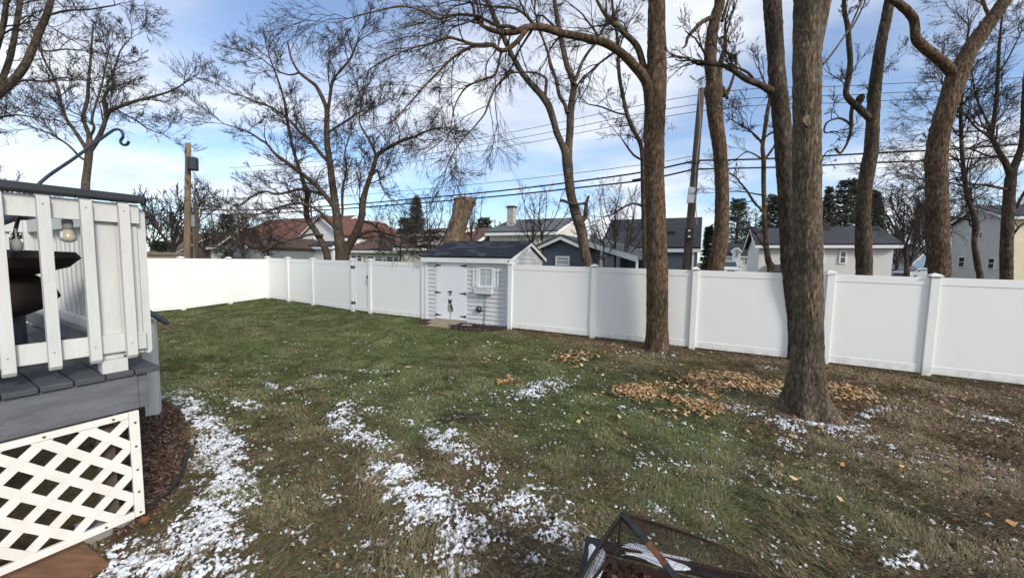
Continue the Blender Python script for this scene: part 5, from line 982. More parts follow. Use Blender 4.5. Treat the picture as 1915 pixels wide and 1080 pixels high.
conifer('evergreen_tree', 'dark evergreen between the cut trunk and the cream house', 905, 408, 30, 50, 'pine', 3, OLIVE, n=320)
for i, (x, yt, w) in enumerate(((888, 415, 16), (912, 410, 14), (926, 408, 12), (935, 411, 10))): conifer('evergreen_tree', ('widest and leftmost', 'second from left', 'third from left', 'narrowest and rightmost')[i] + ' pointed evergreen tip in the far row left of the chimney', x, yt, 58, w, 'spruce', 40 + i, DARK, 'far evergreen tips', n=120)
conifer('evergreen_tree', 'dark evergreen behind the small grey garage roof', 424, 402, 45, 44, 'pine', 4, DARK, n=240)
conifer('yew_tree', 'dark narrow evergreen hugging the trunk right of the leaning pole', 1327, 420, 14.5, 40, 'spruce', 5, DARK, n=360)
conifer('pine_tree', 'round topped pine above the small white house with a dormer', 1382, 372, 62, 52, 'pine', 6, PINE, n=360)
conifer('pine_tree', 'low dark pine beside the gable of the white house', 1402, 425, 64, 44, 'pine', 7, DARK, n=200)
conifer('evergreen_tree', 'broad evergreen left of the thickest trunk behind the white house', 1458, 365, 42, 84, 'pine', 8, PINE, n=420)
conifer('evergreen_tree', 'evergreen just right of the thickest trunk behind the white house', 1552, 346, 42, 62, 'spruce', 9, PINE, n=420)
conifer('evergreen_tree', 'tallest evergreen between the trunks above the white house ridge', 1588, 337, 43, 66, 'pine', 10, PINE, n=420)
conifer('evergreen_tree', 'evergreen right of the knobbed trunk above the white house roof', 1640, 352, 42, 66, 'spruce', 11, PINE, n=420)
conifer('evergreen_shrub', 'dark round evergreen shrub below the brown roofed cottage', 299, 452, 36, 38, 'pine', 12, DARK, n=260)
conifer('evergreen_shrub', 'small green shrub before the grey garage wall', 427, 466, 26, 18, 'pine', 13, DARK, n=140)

# ---------------------------------------------------------------- utility poles and wires
def upole(name, label, px0, px1, Y, w0, w1, m):
    p1 = at(px1[0], px1[1], Y); p0 = at(px0[0], px0[1], Y); d = (p0 - p1); g = float(gz(p0[0], p0[1])); p0 = p1 + d * ((g - 0.1 - p1[2]) / d[2]); e = empty(name, np.array([p0[0], p0[1], g]), label, 'pole')
    MB().tube([p0 + (p1 - p0) * t for t in np.linspace(0, 1, 14)], np.linspace(w0, w1, 14) * Y / F / 2, 14).build('shaft', M[m], e, smooth=True); return e
PA = upole('utility_pole', 'tan wooden utility pole carrying a grey transformer', (350, 482), (352, 268), 24.0, 11.5, 8.5, 'pole')
def cyl(c, r, h, S=18): return MB().tube([c, c + [0, 0, h * 0.06], c + [0, 0, h * 0.94], c + [0, 0, h]], [r * 0.92, r, r, r * 0.9], S)
tp = at(361, 318, 23.75)
cyl(tp, 0.29, 0.75).build('transformer', M['dark_metal'], PA, smooth=False); MB().tube([tp + [-0.05, 0, 0.75], tp + [-0.05, 0, 0.95]], 0.05, 8).build('bushing', M['grey_box'], PA)
MB().box(at(353, 296, 23.9), (0.3, 0, 0), (0, 0.06, 0), (0, 0, 0.05)).build('bracket', M['black_iron'], PA)
MB().tube([at(352, 276, 24), at(346, 279, 23.8), at(347, 283, 23.8)], 0.03, 6).build('insulator', M['black_iron'], PA)
PB = upole('utility_pole', 'shorter reddish utility pole with a small grey box', (366, 482), (367, 380), 26.0, 9.5, 7.0, 'pole2')
MB().cbox(at(360.5, 413, 25.7), (0.2, 0, 0), (0, 0.14, 0), (0, 0, 0.78)).build('meter_box', M['grey_box'], PB, bevel=0.02)
MB().tube([at(361.5, 400, 25.75), at(363, 482, 25.75)], 0.05, 6).build('conduit', M['pole'], PB)
PC = upole('utility_pole', 'grey utility pole leaning between two trunks with boxes', (1284, 500), (1312, 166), 15.0, 16.5, 11.0, 'pole2')
MB().cbox(at(1292.5, 365, 14.75), (0.24, 0, 0), (0, 0.14, 0), (0.03, 0, 0.60)).build('meter_box', M['white_trim'], PC, bevel=0.02)
MB().cbox(at(1288.5, 437, 14.72), (0.30, 0, 0), (0, 0.16, 0), (0.02, 0, 0.46)).build('black_box', M['black_iron'], PC, bevel=0.03)
for y in (431, 442): MB().cbox(at(1289, y, 14.62), (0.09, 0, 0), (0, 0.02, 0), (0, 0, 0.05)).build('box_label', M['white_trim'], PC)
MB().tube(spline([at(1283, 448, 14.7), at(1282, 458, 14.7), at(1287, 459, 14.7), at(1290, 452, 14.7)], 12), 0.02, 6).build('cable_loop', M['wire'], PC)
MB().tube(spline([at(1307, 168, 14.85), at(1309, 240, 14.8), at(1300, 330, 14.8), at(1303, 420, 14.8)], 24), 0.015, 5).build('riser', M['grey_box'], PC)
MB().cbox(at(1300, 303, 14.85), (0.34, 0, 0), (0, 0.08, 0), (0, 0, 0.06)).build('crossbar', M['black_iron'], PC)
def wire(label, pts, r, m='wire', group=None):
    P = spline([at(*p) for p in pts], 60); return tag(MB().tube(P, r, 6).build('cable', M[m], None, smooth=True), label, 'cable', group)
wire('upper heavy black cable crossing above the shed to the leaning pole', [(364, 390, 26), (450, 393, 25), (600, 386, 23), (740, 375, 21), (850, 365, 19.3), (960, 354, 18), (1080, 339, 16.8), (1200, 322, 15.8), (1303, 300, 15)], 0.034)
wire('lower heavy black cable crossing above the shed to the leaning pole', [(364, 399, 26), (450, 401, 25), (600, 393, 23), (740, 383, 21), (850, 374, 19.3), (960, 364, 18), (1080, 351, 16.8), (1200, 337, 15.8), (1301, 316, 15)], 0.034)
wire('upper heavy black cable leading right from the leaning pole', [(1303, 300, 15), (1400, 298, 15), (1500, 294, 15), (1620, 287, 15), (1760, 280, 15), (1915, 269, 15), (2100, 255, 15)], 0.034)
wire('lower heavy black cable leading right from the leaning pole', [(1301, 316, 15), (1400, 314, 15), (1500, 311, 15), (1620, 305, 15), (1760, 299, 15), (1915, 292, 15), (2100, 282, 15)], 0.030)
wire('black cable running left from the poles behind the deck', [(364, 390, 26), (320, 396, 27), (270, 405, 28.5), (200, 418, 31), (100, 440, 35)], 0.024)
for i, (yl, yr) in enumerate(((292, 205), (302, 222), (312, 236))): wire(('highest', 'middle', 'lowest')[i] + ' of three thin grey wires strung high past the forked tree', [(430, yl + 22, 27), (700, yl + 0, 24), (960, (yl + yr) / 2 - 5 + 3, 20), (1310, yr - 28, 15), (1600, yr - 45, 15), (1915, yr - 60, 15)], 0.012, 'thin_wire')
wire('thin grey wire just above the heavy cables', [(440, 384, 25), (700, 362, 22), (960, 337, 18.5), (1200, 308, 16), (1306, 290, 15)], 0.012, 'thin_wire')
tag(MB().tube([at(1182, 338, 15.85), at(1199, 335, 15.75)], 0.055, 8).build('cable_splice', M['wire'], None), 'black splice case on the lower heavy cable left of the brown trunk', 'splice case')

# ---------------------------------------------------------------- houses
TH = FTH
def house(name, label, Y, xl, xr, ye, yr, D, roof, wallm, roofm, theta=TH, style='side', xe=None, wins=(), side_wins=(), trim='white_trim', over=0.25, cat='house', ridge_x=None, left_wins=()):
    """front plane through pixel column xl at distance Y, running right along theta; ye, yr: pixel heights of eave and ridge"""
    u = np.array([math.cos(theta), math.sin(theta), 0]); v = np.array([-math.sin(theta), math.cos(theta), 0])
    A = at(xl, ye, Y); ez = A[2]; g = float(gz(A[0], A[1])); A = np.array([A[0], A[1], g])
    def pl(x, y, off=0.0):
        d = ray(x, y); o = A + v * off; t = ((o - CAM) @ v) / (d @ v); P = CAM + d * t; return (P - A) @ u, P[2]
    W = pl(xr, ye)[0]
    e = empty(name, A, label, cat)
    P = lambda a, b, z: A + u * a + v * b + ZUP * z
    eh = ez - g
    if style == 'side':
        rz = pl(ridge_x or xl + (xr - xl) * 0.5, yr, D / 2)[1] - g; prof = [P(0, 0, -0.2), P(0, D, -0.2), P(0, D, eh), P(0, D / 2, rz), P(0, 0, eh)]; ext = u * W; run = D / 2
    else:
        rz = pl(xl + (xr - xl) * 0.5, yr)[1] - g; prof = [P(0, 0, -0.2), P(W, 0, -0.2), P(W, 0, eh), P(W / 2, 0, rz), P(0, 0, eh)]; ext = v * D; run = W / 2
    MB().prism(prof, ext).build('wall', M[wallm], e)
    sl = (rz - eh) / run; th = 0.14; rise = ZUP * (rz - eh + sl * over)
    if style == 'side':
        L = u * (W + 2 * over)
        for sgn, b0 in ((1, -over), (-1, D + over)):
            upv = v * sgn * (run + over) + rise; nrm = np.cross(L, upv) * sgn; nrm /= np.linalg.norm(nrm)
            MB().box(P(-over, b0, eh - sl * over) + nrm * 0.01, L, upv, nrm * th).build('roof', M[roofm], e)
        MB().box(P(-over, -over - 0.03, eh - sl * over - 0.14), L, v * 0.03, ZUP * 0.18).build('fascia', M[trim], e)
        for a0 in (-over - 0.02, W + over - 0.01):
            for sgn, b0 in ((1, -over), (-1, D + over)):
                upv = v * sgn * (run + over) + rise; MB().box(P(a0, b0, eh - sl * over - 0.12), u * 0.03, upv, ZUP * 0.2).build('rake_board', M[trim], e)
    else:
        L = v * (D + 2 * over)
        for sgn, a0 in ((1, -over), (-1, W + over)):
            upv = u * sgn * (run + over) + rise; nrm = np.cross(upv, L) * sgn; nrm /= np.linalg.norm(nrm)
            MB().box(P(a0, -over, eh - sl * over) + nrm * 0.01, upv, L, nrm * th).build('roof', M[roofm], e)
            MB().box(P(a0, -over - 0.03, eh - sl * over - 0.1), upv, v * 0.03, ZUP * 0.13).build('rake_board', M[trim], e)
    def window(o, a, b, n, gl='glass'):
        f = 0.07
        fr = MB(); 
        fr.box(o + n * 0.0, a, ZUP * f, n * 0.06).box(o + b - ZUP * f, a, ZUP * f, n * 0.06).box(o + ZUP * f, unit(a) * f, b - ZUP * 2 * f, n * 0.06).box(o + a - unit(a) * f + ZUP * f, unit(a) * f, b - ZUP * 2 * f, n * 0.06)
        fr.box(o + unit(a) * f + b * 0.48, a - unit(a) * 2 * f, ZUP * 0.05, n * 0.05)
        w = fr.build('window', M['white_trim'], e); p = MB().box(o + unit(a) * f + ZUP * f + n * 0.005, a - unit(a) * 2 * f, b - ZUP * 2 * f, n * 0.02).build('pane', M[gl], e); p.parent = w
    for wn in wins:
        a0, z0 = pl(wn[0], wn[3]); a1, z1 = pl(wn[2], wn[1]); window(P(a0, 0, z0 - g) - v * 0.0, u * (a1 - a0), ZUP * (z1 - z0), -v, wn[4] if len(wn) > 4 else 'glass')
    def pll(x, y):
        d = ray(x, y); t = ((A - CAM) @ u) / (d @ u); Q = CAM + d * t; return (Q - A) @ v, Q[2]
    if left_wins: MB().prism([P(-0.02, 0.01, -0.2), P(-0.02, D - 0.01, -0.2), P(-0.02, D - 0.01, eh), P(-0.02, D / 2, rz - 0.02), P(-0.02, 0.01, eh)], u * 0.015).build('gable_siding', M['beige'], e)
    for wn in left_wins:
        b0, z0 = pll(wn[2], wn[3]); b1, z1 = pll(wn[0], wn[1]); window(P(-0.02, b1, z0 - g), v * (b0 - b1), ZUP * (z1 - z0), -u)
    def pls(x, y):
        d = ray(x, y); o = A + u * W; t = ((o - CAM) @ u) / (d @ u); Q = CAM + d * t; return (Q - A) @ v, Q[2]
    for wn in side_wins:
        b0, z0 = pls(wn[0], wn[3]); b1, z1 = pls(wn[2], wn[1]); window(P(W, b0, z0 - g), v * (b1 - b0), ZUP * (z1 - z0), u)
    return e, P, pl, W, D, eh, rz, u, v
def hroof(nm, c): M[nm] = mat(nm, c, 0.95, 0.25, 3.5, bump=0.5, bscale=25)
hroof('roof_red', (0.140, 0.066, 0.046)); hroof('roof_brown', (0.110, 0.068, 0.052)); hroof('roof_grey', (0.105, 0.112, 0.120)); hroof('roof_dark', (0.046, 0.048, 0.052)); hroof('roof_tan', (0.17, 0.125, 0.085))
for nm, c in (('cream', (0.66, 0.62, 0.52)), ('beige', (0.60, 0.585, 0.54)), ('white_siding', (0.74, 0.74, 0.72)), ('yellow', (0.60, 0.52, 0.31)), ('blue_grey', (0.090, 0.112, 0.140)), ('sage', (0.24, 0.265, 0.25)), ('pale_grey', (0.55, 0.56, 0.56)), ('blue_house', (0.16, 0.24, 0.33)), ('tan_stucco', (0.60, 0.55, 0.45)), ('warm_cream', (0.68, 0.60, 0.42)), ('brown_siding', (0.20, 0.15, 0.11))): M[nm] = siding_mat(nm, c)
M['brick'] = mat('chimney_render', (0.42, 0.40, 0.37), 0.95, 0.25, 6)
M['dark_brick'] = mat('dark_chimney', (0.06, 0.05, 0.045), 0.95, 0.3, 6)
# left cottages
h = house('cottage', 'brown roofed cottage left of the tall pole', 46, 288, 330, 470, 440, 8, None, 'brown_siding', 'roof_tan', style='side', wins=((292, 474, 300, 484), (312, 474, 318, 484)))
hd = MB(); P_ = h[1]; MB().box(P_(1.6, 0.9, h[5] + 0.1), h[7] * 1.1, h[8] * 1.6, ZUP * 1.2).build('dormer', M['brown_siding'], h[0])
h = house('porch_house', 'low brown roofed house with white porch left of the grey garage', 34, 394, 446, 462, 449, 6, None, 'pale_grey', 'roof_brown', wins=((402, 464, 408, 476), (410, 464, 416, 476)))
h = house('garage', 'small sage grey gabled garage behind the fence', 28, 412, 468, 461, 442, 6, None, 'sage', 'roof_brown', style='front', theta=TH)
h = house('house', 'long red roofed house with a small white cross gable', 40, 428, 585, 450, 413, 9, None, 'white_siding', 'roof_red', wins=((520, 458, 530, 470),), theta=TH * 1.0)
h2 = house('cross_gable', 'small white gable poking from the long red roof', 38.8, 443, 472, 450, 428, 4, None, 'cream', 'roof_red', style='front', cat='gable', theta=TH)
h = house('house', 'white gabled house end behind the wide many stemmed tree', 34, 566, 640, 440, 404, 7, None, 'white_siding', 'roof_red', style='front', theta=TH, wins=((607, 460, 615, 473), (583, 443, 588, 449), (550 + 26, 460, 582, 472)))
h = house('lean_to', 'low white annex with dark roof below the white gable', 31, 573, 622, 461, 454, 3, None, 'white_siding', 'roof_dark', wins=((586, 466, 592, 474),), cat='annex')
h = house('school_building', 'low yellow building with brown roof and strip of wide windows', 30, 652, 752, 467, 440, 8, None, 'yellow', 'roof_brown', theta=TH, wins=((657, 476, 667, 489, 'glass2'), (668, 476, 678, 489, 'glass2'), (686, 478, 700, 489, 'glass2'), (701, 478, 717, 489, 'glass2'), (722, 479, 736, 490, 'glass2'), (737, 479, 750, 490, 'glass2')), cat='building')
h = house('house', 'pale grey gabled house rising behind the yellow building', 42, 676, 742, 462, 432, 8, None, 'pale_grey', 'roof_grey', theta=TH, wins=((713, 445, 718, 457),))
h = house('house', 'tan house with brown roof left of the pale cut trunk', 27, 745, 872, 462, 432, 7, None, 'tan_stucco', 'roof_brown', theta=TH, wins=((786, 472, 790, 482), (757, 476, 762, 483)))
h = house('house_wing', 'flat fronted tan upper wing of the brown roofed house', 26.3, 780, 838, 437, 431, 5, None, 'tan_stucco', 'roof_brown', theta=TH, wins=((788, 440, 792, 449), (814, 441, 821, 452)), cat='house')
h = house('house', 'pale gable end seen just right of the pale cut trunk', 36, 862, 884, 462, 430, 6, None, 'cream', 'roof_brown', style='front')
h = house('house', 'cream house with grey roof and tall chimney behind the shed', 26, 916, 1038, 435, 413, 7, None, 'cream', 'roof_grey', wins=((960, 439, 966, 454), (1008, 439, 1014, 454)), ridge_x=1000)
P_ = h[1]; hl, zz0 = h[2](957, 430, 1.6)
MB().box(P_(hl - 0.25, 1.3, h[5] + 0.2), h[7] * 0.5, h[8] * 0.5, ZUP * 1.65).build('chimney', M['brick'], h[0]); MB().box(P_(hl - 0.29, 1.26, h[5] + 1.85), h[7] * 0.58, h[8] * 0.58, ZUP * 0.12).build('chimney_cap', M['dark_brick'], h[0])
for xx in (963, 990, 1023):
    a_, z_ = h[2](xx, 418, 2.9); MB().box(P_(a_ - 0.15, 2.75, h[5] + (h[6] - h[5]) * 2.75 / 3.5 + 0.12), h[7] * 0.3, h[8] * 0.3, ZUP * 0.14).build('roof_vent', M['dark_metal'], h[0])
h = house('garage', 'blue grey gabled garage with a white framed window behind the fence', 17.5, 1014, 1090, 461, 444, 6, None, 'blue_grey', 'roof_grey', style='front', theta=TH, wins=((1039, 479, 1066, 496, 'pane'),))
def carport():
    A, B_ = at(1080, 452, 16.8), at(1192, 487, 13.6); e = empty('carport', np.array([B_[0], B_[1], 0.05]), 'low sloping carport roof reaching right from the blue grey garage', 'carport'); bk = np.array([1.8, 3.0, 0.25])
    MB().box(A, B_ - A, bk, ZUP * 0.10).build('roof', M['roof_grey'], e); MB().box(A - [0.02, 0.04, 0.06], B_ - A, np.array([0.02, 0.03, 0]), ZUP * 0.20).build('fascia', M['white_trim'], e)
    for t in (0.42, 0.97): p = A + (B_ - A) * t + bk * 0.08; MB().tube([[p[0], p[1], 0.0], p], 0.05, 8).build('post', M['white_trim'], e)
    p = A + (B_ - A) * 0.5 + bk * 0.7; MB().box([p[0], p[1], 0], (B_ - A) * [0.5, 0.5, 0], (0.1, 0.15, 0), (0, 0, p[2] - 0.35)).build('back_wall', M['blue_grey'], e)
carport()
h = house('house', 'dark blue steep roofed house behind the leaning pole', 21, 1128, 1304, 463, 413, 5.5, None, 'blue_grey', 'roof_dark', theta=TH, wins=((1165, 468, 1180, 480, 'pane'), (1199, 466, 1213, 488)), over=0.15)
for xx, nm in ((1195, 'downspout'), (1295, 'downspout')):
    a_, z_ = h[2](xx, 470); MB().box(h[1](a_, -0.09, 0), h[7] * 0.09, h[8] * 0.08, ZUP * (h[5] - 0.1)).build(nm, M['white_trim'], h[0])
a_, z_ = h[2](1249, 441, 1.5); MB().box(h[1](a_, 0.9, h[5] + (h[6] - h[5]) * 0.36), h[7] * 0.35, h[8] * 0.3, ZUP * 0.3).build('roof_vent', M['black_iron'], h[0])
h = house('house', 'small white house with dark roof and dormer past the thick trunks', 48, 1356, 1424, 478, 457, 8, None, 'white_siding', 'roof_dark', theta=TH, wins=((1392, 484, 1398, 494),), over=0.2)
d_ = house('dormer', 'white gabled dormer with dark shutters on the dark roof', 47.2, 1370, 1386, 470, 464, 3, None, 'white_siding', 'white_siding', style='front', theta=TH, wins=((1375, 471, 1381, 480),), over=0.12, cat='dormer')
h = house('house', 'beige white sided house with grey roof behind the nearest trunks', 26, 1421, 1672, 457, 428, 7, None, 'beige', 'roof_dark', theta=TH, wins=((1568, 469, 1584, 493, 'glass2'), (1536, 466, 1543, 492)), over=0.3)
P_ = h[1]; a_, z_ = h[2](1549, 430, 2.6); MB().box(P_(a_ - 0.3, 2.6, h[5] + 0.5), h[7] * 0.42, h[8] * 0.5, ZUP * 1.15).build('chimney', M['dark_brick'], h[0])
a0_, z0_ = h[2](1436, 478); a1_, z1_ = h[2](1482, 478); MB().prism([P_(a0_, -0.05, z0_ - 0.9), P_(a0_, -1.3, z0_ - 1.35), P_(a0_, -1.3, z0_ - 1.45), P_(a0_, -0.05, z0_ - 1.0)], h[7] * (a1_ - a0_)).build('porch_roof', M['roof_dark'], h[0])
h = house('house', 'pale two storey gabled house with cream front behind the last trunks', 27.5, 1887, 2060, 404, 384, 6.6, None, 'warm_cream', 'roof_dark', theta=TH, over=0.35, ridge_x=1960, left_wins=((1795, 480, 1805, 500), (1850, 482, 1861, 503), (1833, 434, 1839, 445)))
h = house('house', 'distant blue house beyond the white house', 58, 1706, 1760, 490, 463, 8, None, 'blue_house', 'roof_grey', style='front', theta=0.1, wins=((1716, 476, 1721, 486),))
h = house('garage', 'low grey roofed garage left of the distant blue house', 52, 1684, 1722, 504, 494, 6, None, 'brown_siding', 'roof_grey', theta=0.0)
# a weathered board fence far left
def board_fence():
    a, b = at(272, 478, 26), at(348, 476, 30); a[2] = float(gz(a[0], a[1])); b[2] = float(gz(b[0], b[1])); e = empty('board_fence', a, 'weathered brown board fence beyond the white fence left of the poles', 'fence'); n = 24; d = (b - a) / n
    top = at(300, 474, 27)[2] + 0.12
    for i in range(n): p = a + d * i; MB().box(p, d * 0.94, (0.0, 0.03, 0), ZUP * (top - p[2] + random.uniform(-0.03, 0.03))).build('board', M['ramp'], e)
    MB().box(a + ZUP * (top - a[2] - 0.3) + [0, 0.04, 0], b - a, (0, 0.05, 0), ZUP * 0.09).build('rail', M['pole2'], e)
board_fence()

# ---------------------------------------------------------------- cars
M['car_white'] = mat('white_car_paint', (0.72, 0.73, 0.74), 0.25, 0.03, 2, spec=0.6); M['tyre'] = mat('tyre_rubber', (0.02, 0.02, 0.02), 0.9, 0.2); M['alloy'] = mat('alloy_wheel', (0.4, 0.4, 0.41), 0.35, 0.1, metal=0.8); M['car_silver'] = mat('silver_car_paint', (0.42, 0.44, 0.47), 0.3, 0.03, 2, metal=0.3, spec=0.6)
def car(name, label, x, Y, yaw, m, suv=True, lift=0.0):
    p = at(x, 490, Y); p = np.array([p[0], p[1], float(gz(p[0], p[1])) + lift]); e = empty(name, p, label, 'car'); f = np.array([math.cos(yaw), math.sin(yaw), 0]); s = np.array([-f[1], f[0], 0]); L = lambda a, b, z: p + f * a + s * b + ZUP * z
    Ht = 1.78 if suv else 1.45
    body = [(-2.25, 0.35), (2.2, 0.35), (2.28, 0.6), (2.22, 0.95), (1.25, 1.08), (-2.2, 1.06), (-2.3, 0.7)]
    MB().prism([L(a, -0.92, z) for a, z in body], s * 1.84).build('body', m, e, bevel=0.08)
    cab = [(1.25, 1.07), (0.55, Ht - 0.05), (0.3, Ht), (-1.7, Ht - 0.02), (-2.15, 1.07)] if suv else [(1.15, 1.05), (0.35, Ht - 0.04), (-0.9, Ht), (-1.75, 1.05)]
    V = [L(a, -0.86 + (z - 1.05) * 0.2, z) for a, z in cab] + [L(a, 0.86 - (z - 1.05) * 0.2, z) for a, z in cab]; n = len(cab)
    MB().add(V, [tuple(range(n))[::-1], tuple(range(n, 2 * n))] + [(i, (i + 1) % n, (i + 1) % n + n, i + n) for i in range(n)]).build('cabin', m, e, bevel=0.05)
    a0, a1 = cab[0], cab[1]; q = lambda t, b: L(a0[0] + (a1[0] - a0[0]) * t + 0.02, b * (1 - 0.12 * t), a0[1] + (a1[1] - a0[1]) * t + 0.015)
    MB().add([q(0.1, -0.78), q(0.1, 0.78), q(0.95, 0.74), q(0.95, -0.74)], [(0, 1, 2, 3)]).build('windscreen', M['glass'], e)
    for sg in (-1, 1):
        zt = Ht - 0.14; bq = lambda a, z: L(a, sg * (0.875 - (z - 1.05) * 0.2), z); MB().add([bq(cab[0][0] - 0.2, 1.12), bq(cab[1][0] - 0.1, zt), bq(cab[-2][0] + 0.15, zt), bq(cab[-1][0] + 0.25, 1.12)], [(0, 1, 2, 3)]).build('side_window', M['glass'], e)
        MB().cbox(L(1.0, sg * 1.0, 1.12), f * 0.1, s * 0.18, ZUP * 0.13).build('mirror', M['black_iron'], e, bevel=0.03); MB().cbox(L(2.23, sg * 0.68, 0.8), f * 0.1, s * 0.36, ZUP * 0.16).build('headlight', M['pane'], e, bevel=0.02)
        for a in (1.4, -1.4):
            w = MB().tube([L(a, sg * 0.95, 0.34), L(a, sg * 0.72, 0.34)], 0.34, 18).build('wheel', M['tyre'], e); r = MB().tube([L(a, sg * 0.96, 0.34), L(a, sg * 0.94, 0.34)], 0.2, 12).build('rim', M['alloy'], e); r.parent = w
    MB().cbox(L(2.26, 0, 0.72), f * 0.06, s * 0.8, ZUP * 0.16).build('grille', M['black_iron'], e)
car('parked_suv', 'white SUV parked nose on beyond the fence beside the thick trunk', 1362, 44, math.radians(-112), M['car_white'], True)
car('parked_car', 'silver car parked beyond the fence left of the leaning trunk', 1706, 40, math.radians(200), M['car_silver'], False)

# ---------------------------------------------------------------- turf, snow, leaves
def outside_beds(x, y):
    ok = np.ones(len(x), bool)
    for r in (deck_bed, shed_bed1, shed_bed2, soil_ring): ok &= ~in_poly(x, y, r)
    for q in ((0.40, 1.45, -0.9, 0.1),):
        rel = np.stack([x, y], -1) - SA[:2]; u = rel @ SDd[:2]; v = rel @ (-SN[:2]); ok &= ~((u > q[0]) & (u < q[1]) & (v > q[2]) & (v < q[3]))
    dk = np.stack([x, y], -1) - DA[:2]; ok &= ~(((dk @ DO[:2]) < 0.0) & ((dk @ DO[:2]) > -3.3) & ((dk @ DD[:2]) > -0.08))
    return ok
def yard_points(n, y0, y1, half):
    y = rng.uniform(y0, y1, n); x = rng.uniform(-half, half, n)
    d = x * FN[0] + y * FN[1] - (FP0 @ FN); l = (x - FP0[0]) * FD[0] + (y - FP0[1]) * FD[1]
    k = (d > 0.02) & (l > 0.02) & outside_beds(x, y) & (np.abs(x) < 1.42 * y + 0.8)
    return x[k], y[k]
# snow cover, as (x, y, rx, ry, turn, amount) patches laid out on the lawn
SNOW_PX = [(345, 765, 45, 26, 30, .75), (385, 800, 42, 26, 40, .8), (412, 850, 42, 40, 60, .95), (425, 905, 40, 40, 90, 1.0), (402, 960, 52, 40, 120, 1.0), (355, 1010, 70, 34, 150, .95), (290, 1055, 90, 34, 160, .9), (420, 1010, 40, 40, 90, .75), (380, 1070, 80, 30, 0, .8), (235, 1030, 40, 14, 160, .7),
           (640, 785, 28, 30, 50, .75), (690, 822, 48, 20, 20, .85), (660, 800, 30, 20, 40, .7), (780, 800, 55, 18, 20, .45), (850, 835, 60, 22, 25, .8), (880, 860, 45, 16, 15, .75), (745, 895, 50, 30, 15, .95), (790, 935, 70, 40, 25, 1.0), (840, 975, 75, 30, 10, .9), (770, 970, 40, 24, 0, .95), (850, 1010, 50, 34, 70, .95), (845, 1055, 40, 40, 90, .85), (970, 950, 75, 34, 10, .75), (1040, 990, 60, 34, 30, .75), (920, 1010, 60, 24, 30, .7), (1000, 1040, 60, 30, 30, .5), (880, 925, 45, 24, 20, .6), (930, 905, 60, 16, 10, .5),
           (690, 1020, 36, 22, 20, .55), (620, 940, 40, 22, 20, .45), (740, 1050, 36, 24, 0, .55), (560, 1000, 60, 30, 0, .42), (520, 1050, 60, 30, 0, .45), (1000, 732, 60, 14, 165, .65), (1040, 728, 40, 12, 165, .6), (930, 742, 40, 9, 10, .5), (715, 775, 40, 14, 10, .5), (520, 725, 30, 6, 10, .6), (610, 705, 40, 7, 5, .5), (470, 760, 30, 9, 10, .6), (700, 690, 60, 12, 0, .35),
           (1480, 790, 70, 12, 5, .75), (1540, 800, 110, 11, 2, .8), (1620, 778, 60, 12, 160, .7), (1590, 812, 60, 12, 10, .6), (1440, 735, 22, 7, 5, .55), (1380, 770, 60, 16, 10, .55), (1480, 830, 30, 24, 45, .6), (1600, 830, 80, 18, 15, .5), (1850, 785, 60, 14, 5, .65), (1800, 770, 50, 12, 5, .55), (1700, 850, 60, 20, 20, .45), (1880, 880, 60, 20, 20, .5), (1180, 660, 40, 6, 5, .45), (1235, 664, 50, 5, 3, .5), (1440, 690, 40, 7, 10, .5), (1430, 880, 60, 18, 25, .42), (1350, 900, 60, 18, 25, .4), (1560, 985, 60, 20, 30, .45), (1690, 1050, 60, 24, 10, .5), (1800, 980, 70, 22, 20, .42), (1230, 960, 60, 24, 20, .5), (1330, 990, 70, 24, 30, .48), (1300, 800, 60, 12, 10, .42), (1180, 770, 40, 10, 10, .4), (1230, 880, 60, 16, 15, .35)]
def snow_amount(x, y):
    u, v = proj(np.stack([x, y, gz(x, y)], -1)); a = 0.12 * ss(660, 760, v) * ss(0.3, 0.65, fbm(np.stack([x * 1.1 + 9, y * 1.1, x * 0], -1), 2)) + 0.05
    for cx, cy, rx, ry, tn, am in SNOW_PX:
        k_ = 1.38 if cx < 480 else 1.2 if cx < 1060 and am > 0.6 else 0.95; am = (am if am > 0.55 else am * 0.8) if cx < 1060 else am * 0.95
        t = math.radians(tn); p = (u - cx) * math.cos(t) + (v - cy) * math.sin(t); q = -(u - cx) * math.sin(t) + (v - cy) * math.cos(t)
        a = np.maximum(a, am * np.exp(-0.75 * ((p / (k_ * rx)) ** 2 + (q / (k_ * ry)) ** 2) ** 1.4)) if am > 0 else a
    return a
def snow_sheet(x0, x1, y0, y1, st):
    xs = np.arange(x0, x1, st); ys = np.arange(y0, y1, st); X, Y = np.meshgrid(xs, ys); sh = X.shape
    x = X.ravel() + rng.uniform(-0.3, 0.3, X.size) * st; y = Y.ravel() + rng.uniform(-0.3, 0.3, X.size) * st
    A = snow_amount(x, y); P = np.stack([x, y, x * 0], -1)
    n = 0.22 * vnoise(P * 10) + 0.36 * vnoise(P * 42 + 5) + 0.42 * vnoise(P * 98 + 9)
    h = n - (0.755 - 0.32 * A); ok = (outside_beds(x, y) | (A > 0.6)) & (outside_beds(x, y) | (((np.stack([x, y], -1) - DA[:2]) @ DO[:2]) > 0.03))
    h = np.where(ok, h, -1); z = gz(x, y) + 0.010 + np.clip(h, -0.03, 0.25) * 0.09 + 0.006 * vnoise(P * 140) + 0.004 * ss(0.4, 0.9, A)
    ny_, nx_ = sh; i = (np.arange(ny_ - 1)[:, None] * nx_ + np.arange(nx_ - 1)[None, :]).ravel(); q = np.stack([i, i + 1, i + nx_ + 1, i + nx_], -1); hq = h[q]; q = q[(hq.max(1) > 0) & (hq.mean(1) > -0.03)]
    used, inv = np.unique(q, return_inverse=True); return np.stack([x, y, z], -1)[used], inv.reshape(-1, 4)
